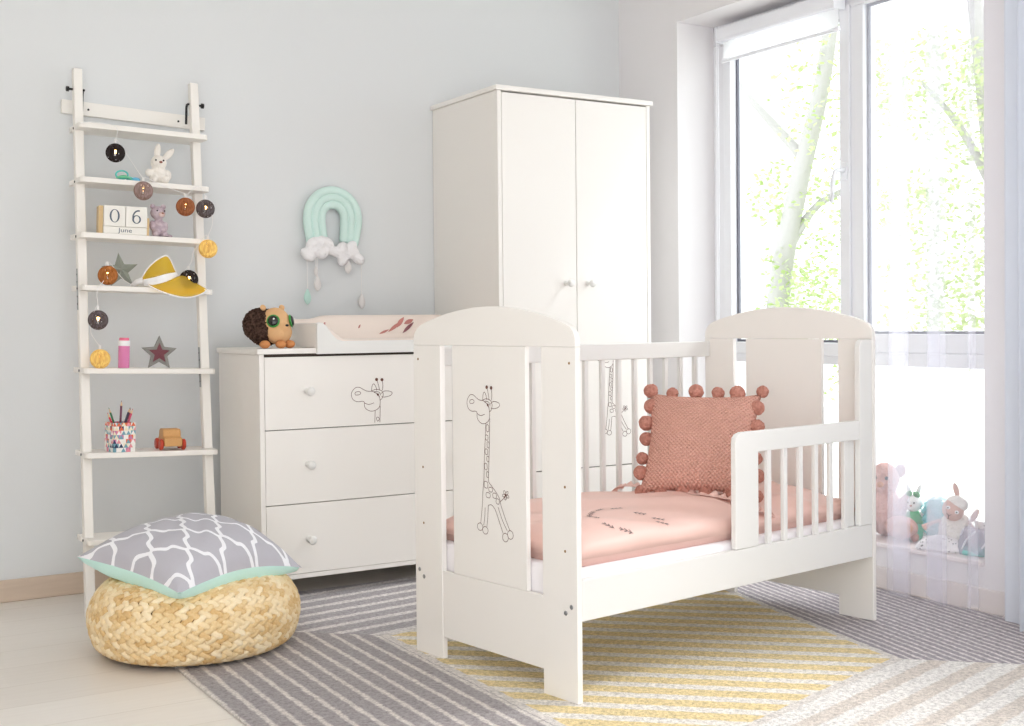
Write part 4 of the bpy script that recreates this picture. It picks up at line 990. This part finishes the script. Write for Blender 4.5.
# ================================================================== WOVEN POUF AND CUSHION ON IT
def straw_mat():
    m = mat('braided_water_hyacinth', (222, 190, 140), .7, .2); g = NG(m); x, y, z, v = g.xyz(); p = m.node_tree.nodes['Principled BSDF']
    gi = g.node('ShaderNodeNewGeometry'); n = g.noise(v, 160, 2); n2 = g.noise(v, 9, 2)
    f_ = g.m('ADD', g.m('MULTIPLY', gi.outputs['Random Per Island'], .6), g.m('ADD', g.m('MULTIPLY', n2, .35), g.m('MULTIPLY', g.m('SUBTRACT', n, .5), .4)))
    r = g.node('ShaderNodeValToRGB'); e = r.color_ramp.elements
    e[0].position = .08; e[0].color = srgb(212, 170, 110); e[1].position = .8; e[1].color = srgb(248, 230, 196); k = e.new(.4); k.color = srgb(234, 206, 158)
    g.l.new(f_, r.inputs[0]); g.l.new(r.outputs[0], p.inputs['Base Color']); g.l.new(g.bump(n, .3, .003), p.inputs['Normal']); return m
STRAW = straw_mat(); STRAWD = mat('dark_straw_core', (120, 86, 52), .9)
PX_, PY_ = 1.072, 3.535
pf_ = thing('woven_pouf', 'round braided straw floor pouf beside the rug', 'pouf', (PX_, PY_, .003))
prof = catmull([(.02, .206), (.10, .208), (.18, .206), (.24, .194), (.276, .160), (.294, .112), (.288, .062), (.272, .027), (.240, .012)], 8)
core = [(max(0, p.x-.012), p.y-.008 if p.y > .02 else p.y) for p in prof]
MB().lathe([(0, .206)] + core + [(0, .004)], 48).build('core', STRAWD, pf_, smooth=True)
S_ = [0]
for i in range(1, len(prof)): S_.append(S_[-1]+(prof[i]-prof[i-1]).length)
mb = MB(); nr = 16; random.seed(11)
for ring in range(nr):
    s0 = S_[-1]*(ring+.35)/nr; i = max(j for j in range(len(S_)) if S_[j] <= s0); i = min(i, len(prof)-2)
    t = (s0-S_[i])/(S_[i+1]-S_[i]); c = prof[i].lerp(prof[i+1], t); tn = (prof[i+1]-prof[i]).normalized(); r = c.x
    nrm = Vector((-tn.y, tn.x)) if True else None
    if nrm.x*c.x + (nrm.y)*(c.y-.1) < 0: nrm = -nrm
    n = max(6, int(2*PI*r/.031)); ph = random.random()
    for k in range(n):
        for s in (-1, 1):
            q = 2*PI*(k+ph+(.0 if s < 0 else .5))/n
            er = Vector((cos(q), sin(q), 0)); et = Vector((-sin(q), cos(q), 0))
            N3 = er*nrm.x + Vector((0, 0, nrm.y)); T3 = er*tn.x + Vector((0, 0, tn.y))
            P3 = er*r + Vector((0, 0, c.y)) + T3*(s*.0072) + N3*.002
            d = (et*1.0 + T3*(-s*.62+random.uniform(-.1, .1))).normalized(); b3 = N3.cross(d).normalized(); N4 = d.cross(b3)
            d2 = (d + N3*.12).normalized()
            R = Matrix((d2, b3, N4)).transposed()
            mb.ell(P3, (.0245*random.uniform(.9, 1.1), .0112, .0078), R, 8, 6)
wv = mb.build('braided_cover', STRAW, pf_, smooth=True)

def trellis_mat():
    m = mat('grey_trellis_cotton', (196, 192, 196), .8, .15); g = NG(m); x, y, z, v = g.xyz(); p = m.node_tree.nodes['Principled BSDF']
    Pw = .172; Ph = .116; K = .28
    u = g.m('DIVIDE', x, Pw); w_ = g.m('MULTIPLY', y, 2*PI/Ph)
    s = g.m('MULTIPLY', g.m('ADD', g.m('COSINE', w_), g.m('MULTIPLY', g.m('COSINE', g.m('MULTIPLY', w_, 3.0)), K)), .25/(1+K))
    ds = g.m('MULTIPLY', g.m('ADD', g.m('SINE', w_), g.m('MULTIPLY', g.m('SINE', g.m('MULTIPLY', w_, 3.0)), 3*K)), .25/(1+K)*2*PI/Ph*Pw)
    def d(e): return g.m('ABSOLUTE', g.m('SUBTRACT', g.m('FRACT', g.m('ADD', e, .5)), .5))
    d1 = d(g.m('SUBTRACT', u, s)); d2 = d(g.m('ADD', g.m('ADD', u, s), .5))
    mn = g.m('MINIMUM', d1, d2)
    g.l.new(g.mix(g.m('LESS_THAN', g.m('DIVIDE', mn, g.m('SQRT', g.m('ADD', g.m('MULTIPLY', ds, ds), 1.0))), .0056/Pw), srgb(190, 188, 196), srgb(246, 246, 250)), p.inputs['Base Color'])
    n = g.noise(v, 14, 3); g.l.new(g.bump(n, .35, .012), p.inputs['Normal']); return m
MINTC = mat('mint_cotton', (212, 250, 246), .75, .2, bump=(14, .35, .012))
pl = thing('scatter_cushion', 'square cushion with grey trellis top and mint underside lying on the woven pouf', 'cushion', (1.060, 3.530, .272))
az = math.atan2(.96, .28)
pl.rotation_euler = (Matrix.Rotation(az, 4, 'Z') @ Matrix.Rotation(-.13, 4, 'Y') @ Matrix.Rotation(PI/4-.11, 4, 'Z')).to_euler()
PS = .452
def pill(sign, th, ex):
    def fn(u, v):
        a, b = 2*u-1, 2*v-1
        pin = .085
        xx = a*(1-pin*(1-b*b)*abs(a)**3); yy = b*(1-pin*(1-a*a)*abs(b)**3)
        h_ = th*max(0, 1-abs(a)**2.4)**ex*max(0, 1-abs(b)**2.4)**ex
        wrk = .0035*sin(14*a+9*b+2*sin(5*b))*(1-max(abs(a), abs(b)))**.3 + .004*sin(9*b-12*a)*max(0, 1-abs(abs(a)-.85)*6)
        # corner towards the room sags over the edge of the pouf
        fr = max(0, -(a+b)/2-.35); sag = -.12*fr*fr
        lr = max(0, abs(a-b)/2-.45); sag += -.02*lr*lr
        return (xx*PS/2, yy*PS/2, sign*(h_+wrk*(h_/th)) + sag)
    return fn
mb = MB(); mb.grid(48, 48, pill(1, .098, .55)); mb.build('patterned_top', trellis_mat(), pl, smooth=True)
mb = MB(); mb.grid(48, 48, pill(-1, .082, .36)); mb.build('mint_underside', MINTC, pl, smooth=True)

# ================================================================== TOYS ON THE WINDOW SILL
SZ = .1575
RY_ = lambda a: (0, 0, a)
FACE = -1.15       # toys look into the room, towards the camera
PBEAR = mat('dusty_pink_teddy', (214, 168, 156), .95, .05, bump=(120, .9, .006), var=(70, (190, 140, 128), .2)); BRSUEDE = mat('tan_suede', (190, 130, 92), .9); WTOY = mat('white_plush', (242, 240, 238), .95, .05, bump=(140, .7, .005)); GREEND = mat('green_dress_cotton', (60, 170, 104), .8); GREENB = mat('green_ribbon', (44, 140, 70), .7); MINTP = mat('sea_green_trousers', (110, 206, 166), .8)
tbx = thing('teddy_bear', 'dusty pink teddy bear sitting at the left of the toys on the window sill', 'plush toy', (3.455, 3.055, SZ), (0, 0, FACE))
tbx.scale = (1.12, 1.12, 1.14)
mb = MB(); mb.ell((0, 0, .075), (.056, .05, .078)); mb.ell((0, -.008, .182), (.046, .044, .052)); mb.ell((0, -.035, .165), (.028, .022, .024)); mb.ell((.056, -.015, .095), (.018, .02, .05), RY(.35)); mb.ell((-.054, -.015, .095), (.018, .02, .05), RY(-.35))
remesh(mb.build('body', PBEAR, tbx), .006, 3)
lg = MB().ell((.070, -.072, .042), (.055, .045, .035), RZ(-.3)).build('leg', PBEAR, tbx, smooth=True)
MB().ell((.086, -.110, .045), (.031, .010, .023), RZ(.25)).build('sole', BRSUEDE, lg, smooth=True)
lg = MB().ell((-.046, -.050, .034), (.034, .05, .032)).build('leg', PBEAR, tbx, smooth=True)
MB().ell((-.050, -.096, .036), (.022, .010, .024)).build('sole', BRSUEDE, lg, smooth=True)
for s in (-1, 1):
    MB().ell((s*.046, .004, .208), (.017, .010, .022), RY(s*.2)).build('ear', PBEAR, tbx, smooth=True)
    MB().ell((s*.018, -.050, .188), .006).build('eye', BLACK, tbx, smooth=True)
MB().ell((0, -.057, .168), (.011, .006, .009)).build('nose', BRSUEDE, tbx, smooth=True)

rbx = thing('rabbit_doll', 'white toy rabbit in a green dress with a green bow sitting on the window sill', 'plush toy', (3.492, 2.962, SZ), (0, 0, FACE))
mb = MB(); mb.ell((0, 0, .125), (.034, .031, .030)); mb.ell((0, -.008, .116), (.026, .026, .02)); mb.ell((0, 0, .085), (.014, .014, .02))
remesh(mb.build('head', WTOY, rbx), .004, 3)
mb = MB(); mb.lathe([(.014, .10), (.030, .088), (.034, .07), (.032, .055)], 20); mb.build('dress_top', GREEND, rbx, smooth=True)
mb = MB(); mb.ell((0, 0, .038), (.038, .034, .036)); mb.ell((.025, -.035, .018), (.017, .036, .017)); mb.ell((-.025, -.035, .018), (.017, .036, .017)); remesh(mb.build('trousers', MINTP, rbx), .005, 3)
for s, P in ((-1, [(-.022, -.005, .082), (-.045, -.02, .075), (-.068, -.03, .072)]), (1, [(.022, -.002, .084), (.05, -.005, .100), (.072, -.004, .112)])):
    MB().tube(catmull(P, 4), .009, 10).build('arm', WTOY, rbx, smooth=True)
for s in (-1, 1):
    MB().ell((s*.025, -.072, .016), (.015, .014, .016)).build('foot', PBEAR, rbx, smooth=True)
    MB().ell((s*.016, .004, .168), (.008, .005, .026), RY(s*.35)).build('ear', WTOY, rbx, smooth=True)
    MB().ell((s*.011, -.032, .130), (.0035, .003, .0035)).build('eye', BLACK, rbx, smooth=True)
    MB().ell((s*.014, -.012, .158), (.014, .008, .010), RY(s*.5)).build('bow_loop', GREENB, rbx, smooth=True)
MB().ell((0, -.035, .120), (.005, .003, .003)).build('nose', NOSEB, rbx, smooth=True)

TURQ = fabric_mat('turquoise_net', (96, 208, 212), .35, .5)
tq = thing('bath_puff', 'turquoise net bath puff between the toy rabbit and the toy sheep on the sill', 'bath puff', (3.512, 2.878, SZ))
random.seed(5); mb = MB()
for k in range(26):
    R = Euler((random.uniform(0, 6.3), random.uniform(0, 6.3), random.uniform(0, 6.3))).to_matrix(); rr = random.uniform(.022, .040); off = Vector((random.uniform(-.010, .010), random.uniform(-.022, .022), random.uniform(-.038, .045)))
    def fn(u, v, R=R, rr=rr, off=off):
        a = 2*PI*u; r2 = rr*(1+.12*sin(7*a)); p = R @ Vector((r2*cos(a), r2*sin(a), (v-.5)*.02+.006*sin(9*a))); p = p+off; return (p.x, p.y, max(.001, p.z+.078))
    mb.grid(28, 3, fn, True)
mb.build('net_ruffles', TURQ, tq, smooth=True)

SHP = mat('white_boucle', (244, 238, 230), .95, .05, bump=(110, 1.0, .010)); SHF_ = mat('sheep_face_felt', (216, 176, 160), .9); STIT = mat('dark_stitching', (80, 60, 58), .8)
sh = thing('sheep_plush', 'white toy sheep with a tilted pinkish face and dangling arms on the window sill', 'plush toy', (3.455, 2.752, SZ), (0, 0, FACE))
mb = MB(); mb.ell((0, 0, .062), (.058, .048, .066)); mb.ell((0, 0, .04), (.06, .05, .04)); remesh(mb.build('body', SHP, sh), .005, 3)
hd = MB().ell((.0, -.034, .135), (.036, .032, .038), RY(-.35)).build('head', SHF_, sh, smooth=True)
MB().ell((.012, -.024, .156), (.036, .034, .026), RY(.35)).build('wool_cap', SHP, sh, smooth=True)
for (x, z, a) in ((.006, .200, -.25), (.066, .118, .5)): MB().ell((x, -.016, z), (.010, .006, .026), RY(a)).build('ear', SHF_, sh, smooth=True)
for x, z in ((-.008, .146), (.020, .132)):
    e = MB().ell((x, -.064, z), (.007, .003, .006)).build('eye', WHITESPOT, hd, smooth=True); MB().ell((x, -.067, z), (.003, .0015, .003)).build('pupil', BLACK, e, smooth=True)
MB().tube([(-.014, -.066, .128), (-.006, -.068, .120), (.004, -.068, .124), (-.006, -.068, .120), (-.008, -.067, .108)], .0018, 6).build('mouth', STIT, hd)
MB().tube(catmull([(-.045, -.02, .095), (-.075, -.03, .082), (-.098, -.035, .066)], 4), [.006, .006, .006, .006, .007, .008, .009, .011, .012][:9], 8).build('arm', SHF_, sh, smooth=True)
MB().tube(catmull([(.048, -.02, .095), (.068, -.03, .07), (.066, -.035, .035)], 4), .006, 8).build('arm', SHF_, sh, smooth=True)

def spot_mat():
    m = mat('speckled_cotton', (240, 236, 236), .85); g = NG(m); x, y, z, v = g.xyz()
    vo = g.node('ShaderNodeTexVoronoi'); vo.inputs['Scale'].default_value = 95; g.l.new(v, vo.inputs['Vector'])
    g.l.new(g.mix(g.m('LESS_THAN', vo.outputs['Distance'], .26), srgb(240, 236, 236), srgb(66, 58, 64)), m.node_tree.nodes['Principled BSDF'].inputs['Base Color']); return m
SPOT = spot_mat()
sp_ = thing('speckled_beanbag', 'small white speckled cushion lying at the front edge of the window sill', 'cushion', (3.385, 2.757, SZ), (0, 0, FACE))
mb = pad(.150, .085, .050, .5, 30, 20, None, 2.0); mb.build('cover', SPOT, sp_, smooth=True)
sp2 = thing('speckled_pouch', 'white speckled pouch standing against the right side of the window behind the net bag', 'pouch', (3.505, 2.665, SZ), (0, 0, FACE))
mb = cushion_mesh(.085, .10, .035, 18); mb.build('cover', SPOT, sp2, smooth=True)
NET = fabric_mat('lilac_gauze', (216, 210, 224), .45, .5); TEAL = mat('teal_lining', (120, 204, 196), .7); NETR = mat('white_ribbon', (240, 238, 244), .6)
nb = thing('gauze_bag', 'lilac gauze bag with white ribbons and a teal base on the window sill', 'bag', (3.42, 2.640, SZ), (0, 0, FACE))
mb = MB(); mb.grid(30, 12, lambda u, v: ((.058*(1-.35*v**2)+.006*sin(5*2*PI*u+7*v))*cos(2*PI*u), (.050*(1-.35*v**2)+.006*sin(4*2*PI*u+5*v))*sin(2*PI*u), .004+.080*v+.004*sin(6*PI*u)), True)
mb.build('gauze', NET, nb, smooth=True)
MB().lathe([(0, .001), (.050, .001), (.054, .008), (.050, .016), (0, .018)], 24).build('base', TEAL, nb, smooth=True)
for k in range(5):
    a = k*1.25
    MB().tube(catmull([(.052*cos(a), .046*sin(a), .012), (.054*cos(a+.5), .048*sin(a+.5), .05), (.044*cos(a+1.1), .04*sin(a+1.1), .082)], 4), .003, 6).build('ribbon', NETR, nb, smooth=True)

# ================================================================== CURTAINS
def curtain(name, label, path, z0, z1, m, amp, loc):
    mb = MB(); P = catmull([Vector((a, b, 0)) for a, b in path], 10); n = len(P)
    def fn(u, v):
        i = min(n-1, int(round(u*(n-1)))); p = P[i]; z = z0+(z1-z0)*v
        fl = (1-v)**2
        return (p.x + amp*fl*sin(i*.21+v*3)*.6 - loc[0], p.y + amp*fl*sin(i*.13+1+v*2) - loc[1], z + (.012*sin(i*.17)*(1-v) if v < .02 else 0) - loc[2])
    mb.grid(n, 24, fn); o = mb.build(name, m, None, smooth=True, loc=loc); return o
SHEER = fabric_mat('sheer_voile', (244, 243, 252), .77, .6)
VOILE = fabric_mat('gathered_voile', (226, 230, 238), .20, .35)
CX = 3.262
pth = [(CX+.004, 2.97), (CX-.006, 2.92)]
for (ya, yb2) in ((2.858, 2.797), (2.704, 2.648), (2.546, 2.527)):    # overlapping pleats
    pth += [(CX-.010, ya+.02), (CX-.016, yb2+.004), (CX-.010, yb2), (CX-.006, ya-.003), (CX-.002, ya), (CX+.002, yb2+.004), (CX+.007, yb2), (CX+.011, ya-.004), (CX+.015, ya), (CX+.010, yb2)]
pth += [(CX+.004, 2.48), (CX-.004, 2.43), (CX, 2.41)]
tag(curtain('sheer_curtain', '', pth, .012, 2.695, SHEER, .010, (CX, 2.69, 0)), 'sheer white voile curtain hanging in front of the right half of the window', 'curtain')
pth = []
k = 0; y = 2.375
while y > 2.18:
    pth += [(CX-.075 if k % 2 else CX-.030, y)]; y -= .017+.008*((k*37) % 5)/5; k += 1
tag(curtain('gathered_curtain', '', pth, .012, 2.695, VOILE, .006, (CX-.05, 2.24, 0)), 'gathered blue-grey voile curtain bunched at the right edge of the window', 'curtain')
